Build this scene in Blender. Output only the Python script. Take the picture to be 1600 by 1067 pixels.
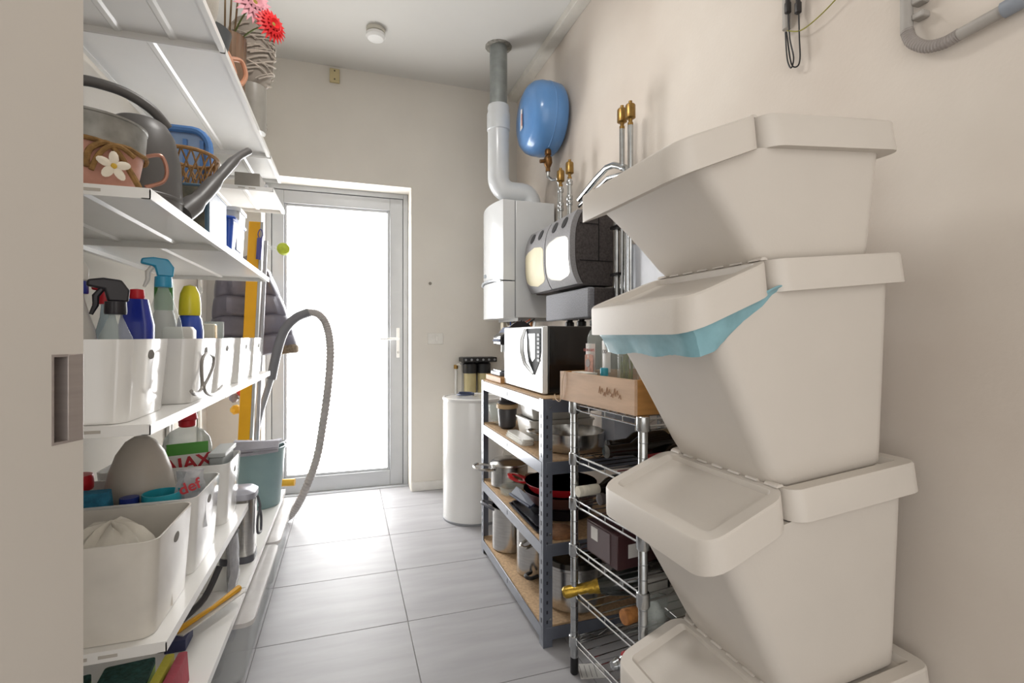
import bpy, bmesh, math, random
from mathutils import Vector, Matrix
random.seed(7)
for o in list(bpy.data.objects): bpy.data.objects.remove(o)
sc = bpy.context.scene
COL = sc.collection
# ---------------------------------------------------------------- camera
FPX, VPX, VPY, CAMH = 775., 542.5, 526., 1.10          # focal length in px (1600 wide), room vanishing point, eye height
YAW = math.atan((800 - VPX) / FPX); SN, CS = math.sin(YAW), math.cos(YAW)
cam = bpy.data.cameras.new('camera'); co = bpy.data.objects.new('camera', cam); COL.objects.link(co)
cam.sensor_width = 36; cam.lens = FPX / 1600 * 36; cam.clip_start = .02
cam.shift_y = (VPY - 533.5) / 1600
co.location = (0, 0, CAMH); co.rotation_euler = (math.pi / 2, 0, -YAW)
sc.camera = co
# ---------------------------------------------------------------- world, lights, exposure
w = bpy.data.worlds.new('world'); sc.world = w; w.use_nodes = True
bgn = w.node_tree.nodes['Background']
bgn.inputs[0].default_value = (1, .97, .935, 1); bgn.inputs[1].default_value = 1.6
DOOR_GLOW = 11.0
sc.view_settings.view_transform = 'Standard'; sc.view_settings.look = 'None'
sc.view_settings.exposure = 0.2; sc.view_settings.gamma = 1.0; sc.view_settings.use_curve_mapping = False
# unseen lamp added to brighten the room; its fitting is built below
lt = bpy.data.lights.new('added_fill_light', 'AREA'); lt.shape = 'DISK'; lt.size = .42; lt.energy = 10; lt.color = (1, .97, .93)
lo = bpy.data.objects.new('added_fill_light', lt); lo.location = (.20, 1.75, 2.845); COL.objects.link(lo)

# ---------------------------------------------------------------- pixel helpers (1600x1067 frame)
def ray(u, v):
    l = (u - 800) / FPX
    return SN + l * CS, CS - l * SN, (VPY - v) / FPX
def at_x(u, v, x): a, b, c = ray(u, v); k = x / a; return Vector((x, b * k, CAMH + c * k))
def at_y(u, v, y): a, b, c = ray(u, v); k = y / b; return Vector((a * k, y, CAMH + c * k))
def at_z(u, v, z): a, b, c = ray(u, v); k = (z - CAMH) / c; return Vector((a * k, b * k, z))

# ---------------------------------------------------------------- materials
def lin(h):
    h = h.lstrip('#'); c = [int(h[i:i + 2], 16) / 255 for i in (0, 2, 4)]
    return tuple(x / 12.92 if x <= .04045 else ((x + .055) / 1.055) ** 2.4 for x in c) + (1,)
MATS = {}
def M(name, col='#cccccc', rough=.5, metal=0, var=.06, scale=12, bump=0, bscale=60, spec=.5, emit=0, coat=0, stretch=None, alpha=1, trans=0, ior=1.45, col2=None):
    if name in MATS: return MATS[name]
    m = bpy.data.materials.new(name); m.use_nodes = True; MATS[name] = m
    nt = m.node_tree; N = nt.nodes; L = nt.links; p = N['Principled BSDF']
    c = lin(col); tc = N.new('ShaderNodeTexCoord')
    mp = N.new('ShaderNodeMapping'); L.new(tc.outputs['Object'], mp.inputs['Vector'])
    if stretch: mp.inputs['Scale'].default_value = stretch
    nz = N.new('ShaderNodeTexNoise'); nz.inputs['Scale'].default_value = scale; nz.inputs['Detail'].default_value = 5
    L.new(mp.outputs[0], nz.inputs['Vector'])
    rp = N.new('ShaderNodeValToRGB'); L.new(nz.outputs[0], rp.inputs[0])
    c2 = lin(col2) if col2 else tuple(x * (1 - var * 2) for x in c[:3]) + (1,)
    rp.color_ramp.elements[0].position = .3; rp.color_ramp.elements[0].color = c2
    rp.color_ramp.elements[1].position = .7; rp.color_ramp.elements[1].color = c
    L.new(rp.outputs[0], p.inputs['Base Color'])
    p.inputs['Roughness'].default_value = rough; p.inputs['Metallic'].default_value = metal
    p.inputs['Specular IOR Level'].default_value = spec; p.inputs['IOR'].default_value = ior
    p.inputs['Coat Weight'].default_value = coat; p.inputs['Coat Roughness'].default_value = .08
    p.inputs['Transmission Weight'].default_value = trans
    if emit:
        p.inputs['Emission Color'].default_value = (1, 1, 1, 1); p.inputs['Emission Strength'].default_value = emit
    if bump:
        n2 = N.new('ShaderNodeTexNoise'); n2.inputs['Scale'].default_value = bscale; n2.inputs['Detail'].default_value = 4
        L.new(mp.outputs[0], n2.inputs['Vector'])
        b = N.new('ShaderNodeBump'); b.inputs['Strength'].default_value = bump; b.inputs['Distance'].default_value = .004
        L.new(n2.outputs[0], b.inputs['Height']); L.new(b.outputs[0], p.inputs['Normal'])
    if alpha < 1:
        t = N.new('ShaderNodeBsdfTransparent'); mx = N.new('ShaderNodeMixShader'); mx.inputs[0].default_value = alpha
        tint = tuple(.55 + .45 * x ** .5 for x in c[:3]); t.inputs[0].default_value = tint + (1,)
        L.new(t.outputs[0], mx.inputs[1]); L.new(p.outputs[0], mx.inputs[2]); L.new(mx.outputs[0], N['Material Output'].inputs[0])
    return m

# ---------------------------------------------------------------- mesh builder
class G:
    def __init__(s): s.v = []; s.f = []
    def add(s, vs, fs):
        k = len(s.v); s.v += [Vector(a) for a in vs]; s.f += [tuple(i + k for i in f) for f in fs]; return s
    def box(s, x0, x1, y0, y1, z0, z1):
        return s.add([(x0, y0, z0), (x1, y0, z0), (x1, y1, z0), (x0, y1, z0), (x0, y0, z1), (x1, y0, z1), (x1, y1, z1), (x0, y1, z1)],
                     [(0, 3, 2, 1), (4, 5, 6, 7), (0, 1, 5, 4), (1, 2, 6, 5), (2, 3, 7, 6), (3, 0, 4, 7)])
    def loft(s, loops, cap0=True, cap1=True, closed=True):
        n = len(loops[0]); vs = [p for lp in loops for p in lp]; fs = []
        for i in range(len(loops) - 1):
            for j in range(n if closed else n - 1):
                a, b = i * n + j, i * n + (j + 1) % n; fs.append((a, b, b + n, a + n))
        if cap0: fs.append(tuple(range(n - 1, -1, -1)))
        if cap1: fs.append(tuple(range((len(loops) - 1) * n, len(loops) * n)))
        return s.add(vs, fs)
    def lathe(s, prof, c=(0, 0, 0), axis=(0, 0, 1), seg=24, sx=1, sy=1, up=None):
        ax = Vector(axis).normalized()
        a = Vector(up) if up else (Vector((1, 0, 0)) if abs(ax.x) < .9 else Vector((0, 1, 0)))
        a = (a - ax * a.dot(ax)).normalized(); b = ax.cross(a); c = Vector(c); loops = []
        for r, z in prof:
            r = max(r, 1e-4)
            loops.append([c + ax * z + a * (r * sx * math.cos(t)) + b * (r * sy * math.sin(t)) for t in [2 * math.pi * k / seg for k in range(seg)]])
        return s.loft(loops, prof[0][0] < 1e-3 or True, True)
    def shell(s, prof, c=(0, 0, 0), axis=(0, 0, 1), seg=24, sx=1, sy=1):      # open vessel: profile goes up the outside and down the inside
        return s.lathe(prof, c, axis, seg, sx, sy)
    def tube(s, pts, r, seg=8, closed=False, sub=0):
        pts = [Vector(p) for p in pts]
        if sub: pts = spline(pts, sub, closed)
        n = len(pts); rs = r if isinstance(r, (list, tuple)) else [r] * n
        if len(rs) != n: rs = [rs[0] + (rs[-1] - rs[0]) * i / (n - 1) for i in range(n)]
        loops = []; prev = None
        for i, p in enumerate(pts):
            t = (pts[(i + 1) % n] - pts[i - 1]) if closed else (pts[min(i + 1, n - 1)] - pts[max(i - 1, 0)])
            t.normalize()
            if prev is None: a = t.orthogonal().normalized()
            else: a = (prev - t * prev.dot(t)).normalized()
            prev = a; b = t.cross(a)
            loops.append([p + (a * math.cos(q) + b * math.sin(q)) * rs[i] for q in [2 * math.pi * k / seg for k in range(seg)]])
        if closed: loops.append(loops[0]); return s.loft(loops, False, False)
        return s.loft(loops)
    def prism(s, pts, h):                                                   # planar polygon (3D points) swept by vector h
        h = Vector(h); return s.loft([[Vector(p) for p in pts], [Vector(p) + h for p in pts]])
    def xf(s, m): s.v = [m @ a for a in s.v]; return s
def spline(pts, sub, closed=False):
    n = len(pts); out = []
    for i in range(n if closed else n - 1):
        p0 = pts[i - 1] if closed or i > 0 else pts[0]; p1 = pts[i]; p2 = pts[(i + 1) % n]; p3 = pts[(i + 2) % n] if closed or i + 2 < n else pts[-1]
        for k in range(sub):
            t = k / sub
            out.append(.5 * ((2 * p1) + (p2 - p0) * t + (2 * p0 - 5 * p1 + 4 * p2 - p3) * t * t + (3 * p1 - p0 - 3 * p2 + p3) * t ** 3))
    if not closed: out.append(pts[-1])
    return out
def rrect(x0, x1, y0, y1, z, r, n=4):
    out = []; r = min(r, (x1 - x0) / 2 - 1e-4, (y1 - y0) / 2 - 1e-4)
    for cx, cy, a in ((x1 - r, y1 - r, 0), (x0 + r, y1 - r, 90), (x0 + r, y0 + r, 180), (x1 - r, y0 + r, 270)):
        for k in range(n + 1):
            t = math.radians(a + 90 * k / n); out.append(Vector((cx + r * math.cos(t), cy + r * math.sin(t), z)))
    return out
def O(name, g, m, parent=None, bev=0, sharp=38, label=None, kind=None, world=True):
    me = bpy.data.meshes.new(name); off = parent.location if (parent is not None and world) else Vector()
    par = parent
    while par is not None and par.parent is not None and world: par = par.parent; off = off + par.location
    me.from_pydata([tuple(a - off) for a in g.v], [], g.f); me.validate(); me.update()
    bm = bmesh.new(); bm.from_mesh(me); bmesh.ops.recalc_face_normals(bm, faces=bm.faces); bm.to_mesh(me); bm.free()
    me.shade_smooth(); me.set_sharp_from_angle(angle=math.radians(sharp))
    me.materials.append(m); o = bpy.data.objects.new(name, me); COL.objects.link(o)
    if parent is not None: o.parent = parent
    if bev:
        b = o.modifiers.new('bevel', 'BEVEL'); b.width = bev; b.segments = 2; b.limit_method = 'ANGLE'; b.angle_limit = math.radians(45)
    if label: o['label'] = label
    if kind: o['kind'] = kind
    return o
def T(name, label, cat, loc, group=None, kind=None):
    o = bpy.data.objects.new(name, None); o.empty_display_size = .05; o.location = loc; COL.objects.link(o)
    o['label'] = label
    if cat: o['category'] = cat
    if group: o['group'] = group
    if kind: o['kind'] = kind
    return o
def one(name, label, cat, g, m, base, bev=0, group=None, kind=None):      # a thing that is a single mesh, origin at its base
    base = Vector(base); g.v = [a - base for a in g.v]
    o = O(name, g, m, None, bev); o.location = base; o['label'] = label
    if cat: o['category'] = cat
    if group: o['group'] = group
    if kind: o['kind'] = kind
    return o
def text_geo(txt, size, m3, align='CENTER', ext=.0004, bold=0):
    cu = bpy.data.curves.new('t', 'FONT'); cu.body = txt; cu.size = size; cu.align_x = align; cu.align_y = 'CENTER'; cu.extrude = ext; cu.offset = bold
    ob = bpy.data.objects.new('t', cu); COL.objects.link(ob)
    dg = bpy.context.evaluated_depsgraph_get(); me = bpy.data.meshes.new_from_object(ob.evaluated_get(dg))
    g = G(); g.add([v.co for v in me.vertices], [tuple(p.vertices) for p in me.polygons]); g.xf(m3)
    bpy.data.objects.remove(ob); bpy.data.curves.remove(cu); bpy.data.meshes.remove(me)
    return g
def frame(origin, xdir, zdir):                                            # matrix whose x axis runs along xdir (text direction) and y along zdir
    x = Vector(xdir).normalized(); y = Vector(zdir); y = (y - x * y.dot(x)).normalized(); z = x.cross(y)
    return Matrix.Translation(Vector(origin)) @ Matrix((x, y, z)).transposed().to_4x4()

# ---- shared materials
wallm = M('painted_plaster', '#d6d1c8', .85, var=.035, scale=2.2, bump=.12, bscale=90)
ceilm = M('ceiling_paint', '#d2d0cb', .9, var=.03, scale=1.5, bump=.08, bscale=70)
white_metal = M('white_powder_coat', '#e6e5e2', .32, var=.01, coat=.2)
white_gloss = M('white_gloss_plastic', '#e9e8e5', .12, var=.01, coat=.6)
binm = M('offwhite_bin_plastic', '#cdc6bd', .42, var=.03, scale=4, bump=.05, bscale=200)
chrome = M('galvanised_chrome', '#c2c5c6', .24, 1, var=.1, scale=30)
steel = M('brushed_steel', '#c9c7c3', .22, 1, var=.08, scale=20, stretch=(1, 1, 8))
darkplastic = M('black_plastic', '#1c1b1c', .35, var=.1)
brass = M('brass', '#a5834a', .35, .85, var=.2, scale=40)
clearp = M('clear_plastic', '#eef0f0', .08, alpha=.28, var=0)
cleargl = M('clear_glass', '#e6edea', .03, alpha=.24, var=0)
greymetal = M('grey_blue_painted_steel', '#6a6f7b', .30, .35, var=.08, coat=.55)
chip = M('chipboard', '#c4a47f', .7, var=.18, scale=90, bump=.1, bscale=200)
# ================================================================ SETTING
XL, XR, YB, ZC, YN = -.84, 1.225, 3.57, 2.93, -1.6
DX0, DX1, DZ = -.53, .431, 2.157                       # door opening
def S(name, g, m, label, **k):
    o = O(name, g, m, **k); o['kind'] = 'structure'; o['label'] = label; return o
floor = S('floor', G().box(XL, XR, YN, 3.95, -.08, -.004).box(-2.4, XL, YN, .25, -.08, -.001), M('tile_grout', '#8f8d8a', .9), 'grey tiled floor of the storage room')
tilem = M('grey_stone_tile', '#a5a4a6', .5, var=.08, scale=3.2, bump=.05, bscale=14, stretch=(.7, 4.5, 1), col2='#969597', spec=.4)
xs = [-.837, -.307, .223, .753, 1.283]; ys = [1.507 + .44 * k for k in range(-7, 6)]
for i in range(4):
    for j in range(len(ys) - 1):
        x0, x1 = max(xs[i], XL) + .0012, min(xs[i + 1], XR) - .0012; y0, y1 = ys[j] + .0012, min(ys[j + 1], 3.95) - .0012
        if y1 - y0 < .02: continue
        cx, cy = (x0 + x1) / 2, (y0 + y1) / 2
        t = O('tile', G().box(x0 - cx, x1 - cx, y0 - cy, y1 - cy, -.012, 0), tilem, floor, bev=.0012, world=False)
        t.location = (cx, cy, 0)
S('ceiling', G().box(XL - .12, XR + .1, YN, 3.95, ZC, ZC + .1).box(-2.4, XL - .12, YN, .25, ZC, ZC + .1), ceilm, 'plain off-white ceiling')
S('wall_left', G().box(XL - .12, XL, .25, 3.95, 0, ZC), wallm, 'off-white plaster wall behind the white shelving')
S('wall_right', G().box(XR, XR + .12, YN, 3.95, 0, ZC), M('stained_plaster', '#d5cdc3', .85, scale=1.7, bump=.14, bscale=90, col2='#c6bbb0'), 'stained off-white plaster wall behind the bins and boiler')
g = G()
YO = 3.95
for a in ((XL, DX0, 0, ZC), (DX1, XR, 0, ZC), (DX0, DX1, DZ, ZC)): g.box(a[0], a[1], YB, YO, a[2], a[3])
S('wall_back', g, wallm, 'off-white plaster wall with the glazed door opening')
S('baseboard_back', G().box(DX1 + .004, XR, YB - .010, YB, 0, .065), M('skirting_white', '#d8d5cf', .6), 'low white skirting to the right of the door', bev=.003)
# trunking in the corner of ceiling and right wall
tr = G().box(XR - .07, XR, .2, YB, ZC - .05, ZC)
S('trim_1', tr, M('white_trunking', '#d6d2c9', .5), 'white cable trunking along the ceiling corner', bev=.003)
# the glazed door
alu = M('light_grey_aluminium', '#b4b6b8', .38, .25, var=.02, coat=.2)
YD = 3.755
door = T('door_1', 'grey aluminium framed door with frosted glass', None, (0, YD, 0), kind='structure')
g = G()
for x0, x1, z0, z1 in ((DX0, DX0 + .035, 0, DZ), (DX1 - .035, DX1, 0, DZ), (DX0 + .035, DX1 - .035, DZ - .035, DZ)): g.box(x0, x1, YD - .005, YD + .09, z0, z1)
O('door_frame', g, alu, door, bev=.002)
lx0, lx1, lz0, lz1 = DX0 + .038, DX1 - .038, .006, DZ - .038
gx0, gx1, gz0, gz1 = -.416, .299, .115, 2.03
for n, a in (('door_stile', (lx0, gx0, lz0, lz1)), ('door_stile', (gx1, lx1, lz0, lz1)), ('door_rail', (gx0, gx1, lz0, gz0)), ('door_rail', (gx0, gx1, gz1, lz1))):
    O(n, G().box(a[0], a[1], YD + .004, YD + .07, a[2], a[3]), alu, door, bev=.003)
g = G()
for a in ((gx0, gx0 + .018, gz0, gz1), (gx1 - .018, gx1, gz0, gz1), (gx0 + .018, gx1 - .018, gz0, gz0 + .018), (gx0 + .018, gx1 - .018, gz1 - .018, gz1)):
    g.box(a[0], a[1], YD + .016, YD + .05, a[2], a[3])
O('glazing_bead', g, alu, door, bev=.003)
O('glass_pane', G().box(gx0 + .01, gx1 - .01, YD + .032, YD + .038, gz0 + .01, gz1 - .01), M('frosted_glass_lit_by_daylight', '#ffffff', .25, var=0, emit=DOOR_GLOW), door)
hg = O('handle_plate', G().box(.345, .369, YD - .004, YD + .005, .945, 1.165), white_metal, door, bev=.003)
O('lever', G().tube([(.357, YD, 1.085), (.357, YD - .05, 1.085), (.345, YD - .058, 1.085), (.225, YD - .058, 1.083)], .009, 10), white_metal, hg)
O('lock_cylinder', G().lathe([(.009, 0), (.009, .012)], (.357, YD - .012, .985), (0, 1, 0), 12), steel, hg)
O('threshold', G().box(DX0, DX1, YD - .05, YD + .1, 0, .006), alu, door)
# near flush-pull door, swung into view on the left
P0 = Vector((-.31, .75, 0)); dv = Vector((-.4067, -.9135, 0)); nv = Vector((.9135, -.4067, 0))
def dp(t, n, z): return P0 + dv * t + nv * n + Vector((0, 0, z))
near = T('door_2', 'plain white door leaf with a flush metal pull', None, P0, kind='structure')
near_m = M('white_door_lacquer', '#cbc5bd', .5, var=.02, scale=3)
hz0, hz1, ht = .973, 1.079, .0385
g = G()
def slab(t0, t1, z0, z1, n0=-.04, n1=0):
    g.loft([[dp(t0, n0, z0), dp(t1, n0, z0), dp(t1, n1, z0), dp(t0, n1, z0)], [dp(t0, n0, z1), dp(t1, n0, z1), dp(t1, n1, z1), dp(t0, n1, z1)]])
slab(ht, .92, .008, 2.08); slab(0, ht, .008, hz0); slab(0, ht, hz1, 2.08)
O('door_leaf', g, near_m, near)
g = G(); slab(0, ht, hz0, hz1, -.04, -.018); O('recess_back', g, M('pull_recess_bronze', '#75675e', .3, .4), near)
g = G(); slab(0, .0195, hz0, hz1, -.018, .0006); O('flush_pull', g, M('satin_nickel', '#a79d98', .38, .35, stretch=(1, 1, 12)), near, bev=.0008)
g = G(); slab(.0195, ht, hz0, hz0 + .003, -.018, .0006); slab(.0195, ht, hz1 - .003, hz1, -.018, .0006); slab(.0360, ht, hz0 + .003, hz1 - .003, -.018, .0006)
O('pull_rim', g, M('satin_nickel'), near)

# ================================================================ FIXTURES ON WALLS AND CEILING
t = T('added_fill_lamp', 'round flat white lamp added out of view to brighten the aisle', 'lamp', (.20, 1.75, ZC))  # made-up fitting for the added lamp, outside the frame
O('fill_lamp_base', G().lathe([(.22, 0), (.22, -.03), (.215, -.035)], (.20, 1.75, ZC), seg=36), white_metal, t)
O('fill_lamp_diffuser', G().lathe([(.215, -.035), (.205, -.058), (.15, -.070), (.001, -.074)], (.20, 1.75, ZC), seg=36), M('fill_lamp_opal', '#f4f1ea', .5, var=0, emit=2.0), t)
p = at_z(587, 46, ZC)
t = T('smoke_detector', 'round white smoke detector on the ceiling', 'smoke detector', (p.x, p.y, ZC))
O('base_ring', G().lathe([(.055, 0), (.055, -.02), (.05, -.022)], (p.x, p.y, ZC), seg=28), M('aged_white', '#d0ccc0', .5), t)
O('sensor_head', G().lathe([(.044, -.022), (.056, -.028), (.057, -.045), (.045, -.058), (.015, -.061), (.001, -.061)], (p.x, p.y, ZC), seg=28), white_metal, t)
p = at_y(523, 120, YB)
t = T('junction_box', 'small beige wall plate above the door', 'wall plate', (p.x, YB, p.z))
O('plate', G().box(p.x - .032, p.x + .032, YB - .025, YB, p.z - .045, p.z + .045), M('old_beige_plastic', '#c3b48a', .5), t, bev=.004)
for dz in (-.028, .028): O('screw', G().lathe([(.005, 0), (.005, .003)], (p.x, YB - .028, p.z + dz), (0, 1, 0), 10), M('dark_screw', '#4c4436', .5), t)
p = at_y(680, 529, YB)
t = T('light_switch', 'double light switch on the wall beside the door', 'light switch', (p.x, YB, p.z))
O('cover_plate', G().box(p.x - .055, p.x + .055, YB - .008, YB, p.z - .040, p.z + .040), M('switch_white', '#dedbd4', .4), t, bev=.003)
for dx in (-.011, .011): O('rocker', G().box(p.x + dx - .010, p.x + dx + .010, YB - .013, YB - .008, p.z - .022, p.z + .022), M('switch_white'), t, bev=.002)
p = at_y(672, 443, YB)
g = G(); g.lathe([(.012, 0), (.010, .006)], (p.x, YB - .006, p.z), (0, 1, 0), 12); g.lathe([(.004, 0), (.004, .02)], (p.x, YB - .022, p.z), (0, 1, 0), 8)
one('wall_plug', 'old wall plug left in the plaster above the switch', 'wall plug', g, M('plug_grey', '#8d877d', .6), (p.x, YB, p.z))
p = at_y(414, 205, YB)
t = T('wall_hook', 'small metal tap bracket high on the back wall', 'hook', (p.x, YB, p.z))
O('stem', G().tube([(p.x, YB, p.z), (p.x, YB - .09, p.z), (p.x + .02, YB - .11, p.z - .03)], .011, 8), M('dull_nickel', '#8a8378', .35, .8), t)
O('knob', G().lathe([(.008, 0), (.02, .005), (.02, .018), (.005, .022)], (p.x, YB - .06, p.z + .008), seg=10), M('dull_nickel'), t)
# grey conduit and bend, right wall, upper right
cgrey = M('grey_conduit', '#a39e98', .5, var=.05)
def wallp(u, v, off=.02): return at_x(u, v, XR - off)
t = T('conduit_pipe', 'grey conduit with corrugated bend on the right wall', 'conduit', wallp(1418, 60))
O('straight_pipe', G().tube([wallp(1416, -60), wallp(1417, 52)], .0125, 12), cgrey, t)
bend = [wallp(1417, 48), wallp(1424, 64), wallp(1446, 73), wallp(1475, 67), wallp(1500, 53)]
bp = spline(bend, 12); rs = [.0115 + .0016 * (i % 2) for i in range(len(bp))]
O('corrugated_bend', G().tube(bp, rs, 12), M('corrugated_grey', '#948d88', .55), t)
O('straight_pipe', G().tube([wallp(1499, 54), wallp(1572, 14)], .0125, 12), cgrey, t)
O('coupling_pipe', G().tube([wallp(1568, 16), wallp(1640, -24)], .016, 12), M('blue_grey_conduit', '#8d939c', .5), t)
for u, v in ((1433, 27), (1432, 4)):
    q = wallp(u, v, .012); O('pipe_clip', G().box(q.x - .012, q.x + .012, q.y - .02, q.y + .005, q.z - .008, q.z + .006), cgrey, t, bev=.003)
t = T('solar_cable', 'black cable loop with plug connectors high on the right wall', 'cable', wallp(1240, 60))
O('conduit_stub', G().tube([wallp(1229, -60, .014), wallp(1229, 46, .014)], .011, 12), cgrey, t)
O('cable_loop', G().tube([wallp(1232, 20), wallp(1234, 60), wallp(1240, 90), wallp(1236, 106), wallp(1230, 92), wallp(1227, 50)], .0022, 6, sub=6), darkplastic, t)
O('cable_loop', G().tube([wallp(1248, 18), wallp(1249, 60), wallp(1250, 92), wallp(1245, 104), wallp(1236, 98), wallp(1229, 50)], .0022, 6, sub=6), darkplastic, t)
for u in (1231, 1247): O('plug_connector', G().lathe([(.004, 0), (.009, .004), (.009, .03), (.006, .034), (.0065, .08), (.004, .085)], wallp(u, 22), (0, 0, 1), 12), M('connector_black', '#2b2828', .45), t)
O('earth_wire', G().tube([wallp(1230, 48), wallp(1250, 48), wallp(1275, 30), wallp(1305, 0), wallp(1330, -30)], .0018, 6, sub=5), M('yellow_green_wire', '#8f8a3c', .5), t)

# ---- flue, boiler, tank
flm = M('galvanised_flue', '#a2a7a5', .4, .55, var=.15, scale=14)
fwh = M('white_flue_enamel', '#d3d6d8', .3, var=.03, coat=.3)
fx, fy = .907, 3.0
t = T('flue_pipe', 'flue pipe from boiler through the ceiling, grey above and white below', 'flue pipe', (fx, fy, 1.98))
O('galvanised_section', G().lathe([(.055, 2.52), (.055, ZC)], (fx, fy, 0), seg=28), flm, t)
pts = [(fx, fy, 2.50), (fx, fy, 2.22), (fx, fy, 2.10)] + [(fx + .085 * (1 - math.cos(a)), fy, 2.10 - .085 * math.sin(a)) for a in [math.pi / 2 * k / 8 for k in range(1, 9)]]
pts += [(1.06, fy, 2.015)] + [(1.06 + .06 * math.sin(a), fy, 2.015 - .06 * (1 - math.cos(a))) for a in [math.pi / 2 * k / 6 for k in range(1, 7)]] + [(1.12, fy, 1.91)]
pts = [(a[0] if a[0] < 1.1 else a[0], a[1], a[2]) for a in pts]
O('white_section', G().tube(pts, .068, 28), fwh, t)
O('socket_collar', G().lathe([(.056, 2.56), (.066, 2.555), (.070, 2.54), (.066, 2.52), (.073, 2.50), (.073, 2.40), (.069, 2.395)], (fx, fy, 0), seg=28), fwh, t)
O('ceiling_ring', G().lathe([(.056, ZC - .004), (.085, ZC - .004), (.085, ZC), (.056, ZC)], (fx, fy, 0), seg=14), M('rough_plaster_ring', '#a8a49a', .9, var=.3, scale=40, bump=.5), t)
bw = M('boiler_white_enamel', '#d2d4d5', .22, var=.01, coat=.4)
bx0, bx1, by0, by1, bz0, bz1 = .875, 1.205, 2.80, 3.24, 1.215, 1.915
t = T('wall_boiler', 'white wall-hung gas boiler with curved front', 'boiler', (1.05, 3.02, bz0))
O('casing', G().box(bx0 + .079, bx1, by0, by1, bz0, bz1), bw, t, bev=.004)
O('seam_gap', G().box(bx0 + .06, bx0 + .09, by0 + .004, by1 - .004, bz0 + .004, bz1 - .004), M('seam_grey', '#6e7072', .6), t)
def bfront(z, inset=0):
    n = 10; out = []
    for k in range(n + 1):
        a = -1 + 2 * k / n; out.append(Vector((bx0 - .035 * (1 - a * a) + inset, by0 + (by1 - by0) * (k / n), z)))
    return out + [Vector((bx0 + .073, by1, z)), Vector((bx0 + .073, by0, z))]
O('front_cover', G().loft([bfront(bz0 - .004), bfront(bz0 + .01), bfront(1.43)]), bw, t)
O('upper_cover', G().loft([bfront(1.437), bfront(bz1)]), bw, t)
hp = [Vector((bx0 - .037 * (1 - a * a) - .006, by0 + (by1 - by0) * (a + 1) / 2, 1.433 + .012 * (1 - a * a))) for a in [-.95 + 1.9 * k / 10 for k in range(11)]]
O('trim_strip', G().tube(hp, .008, 8), M('boiler_trim', '#c3c9d0', .25, .4), t)
g = G()
for k in range(4): g.box(bx0 - .0365, bx0 - .030, 3.05 + .014 * k, 3.06 + .014 * k, 1.475, 1.49 + .006 * (k % 2))
O('brand_badge', g, M('badge_grey', '#9aa0a6', .4), t)
O('outer_bracket', G().box(bx0 + .1, bx1, by0 + .02, by1 - .02, bz0 - .02, bz0), M('grey_sheet', '#9a9a98', .4, .5), t)
# pipes and wires that hang below the boiler
cop = M('copper_pipe', '#a8714b', .35, .8)
t = T('boiler_pipework', 'bundle of small pipes and wires under the boiler', 'pipes', (1.1, 2.98, .95))
for k in range(6):
    yy = 2.86 + .06 * k; O('pipe', G().tube([(1.10, yy, bz0 - .02), (1.10, yy, 1.12), (1.17, yy, 1.06), (1.20, yy, .95)], .009, 8, sub=4), cop if k % 2 else chrome, t)
for k, cl in enumerate(('#1d1d1d', '#a84a24', '#1d1d1d', '#2a55a8', '#c9c4ba')):
    yy = 2.83 + .07 * k; O('wire', G().tube([(1.0, yy, bz0 - .01), (.99, yy - .04, 1.17), (1.0, yy - .1, 1.175), (1.04, yy - .12, bz0 - .01)], .004, 6, sub=5), M('wire_' + cl[1:], cl, .5), t)
O('terminal_box', G().box(.97, 1.05, 3.10, 3.16, 1.13, bz0 - .02), M('terminal_beige', '#c9c0ab', .5), t, bev=.003)
# expansion tank
tb = M('blue_tank_enamel', '#5b8cc4', .3, var=.05, scale=5, coat=.4)
tc = Vector((1.225, 2.775, 2.405))
t = T('expansion_tank', 'round blue expansion tank on the right wall', 'expansion tank', tc)
O('tank_body', G().lathe([(.12, .02), (.19, .022), (.208, .04), (.213, .08), (.213, .15), (.203, .185), (.18, .212), (.15, .226), (.08, .234), (.001, .236)], tc, (-1, 0, 0), 40), tb, t)
O('seam', G().lathe([(.212, .098), (.2150, .101), (.2150, .107), (.212, .110)], tc, (-1, 0, 0), 40), tb, t)
O('tank_cap', G().lathe([(.001, .0), (.10, .002), (.13, .03)], tc, (-1, 0, 0), 24), M('tank_bracket', '#c9b5a5', .5), t)
lab = M('paper_label', '#e6ddd6', .6, var=.12, scale=30)
q = at_x(815, 190, .977)
O('hang_tag', G().prism([(.984, 2.800, 2.33), (.984, 2.765, 2.335), (.984, 2.772, 2.45), (.984, 2.79, 2.45)], (-.002, 0, 0)), lab, t, label='white paper tag with red print')
O('tag_print', G().box(.9805, .982, 2.768, 2.775, 2.35, 2.42), M('red_print', '#b0463c', .6), t)
O('outlet', G().lathe([(.024, 2.20), (.024, 2.23)], (1.12, 2.73, 0), seg=16), tb, t)
t = T('tank_valve', 'brass valve and pipe below the blue tank', 'valve', (1.12, 2.70, 1.95))
old = M('aged_brass', '#7d5a35', .4, .8, var=.2, scale=60)
O('valve_body', G().lathe([(.016, 2.20), (.02, 2.19), (.02, 2.17), (.014, 2.165), (.024, 2.15), (.026, 2.12), (.018, 2.10), (.014, 2.095), (.014, 2.07)], (1.12, 2.70, 0), seg=12), old, t)
O('valve_lever', G().tube([(1.10, 2.70, 2.13), (1.07, 2.70, 2.125)], .011, 10), old, t)
O('drop_pipe', G().tube([(1.12, 2.70, 2.08), (1.12, 2.70, 2.04), (1.13, 2.66, 2.01), (1.14, 2.61, 2.0), (1.145, 2.60, 1.96), (1.145, 2.60, 1.712)], .0085, 10), chrome, t)
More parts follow.
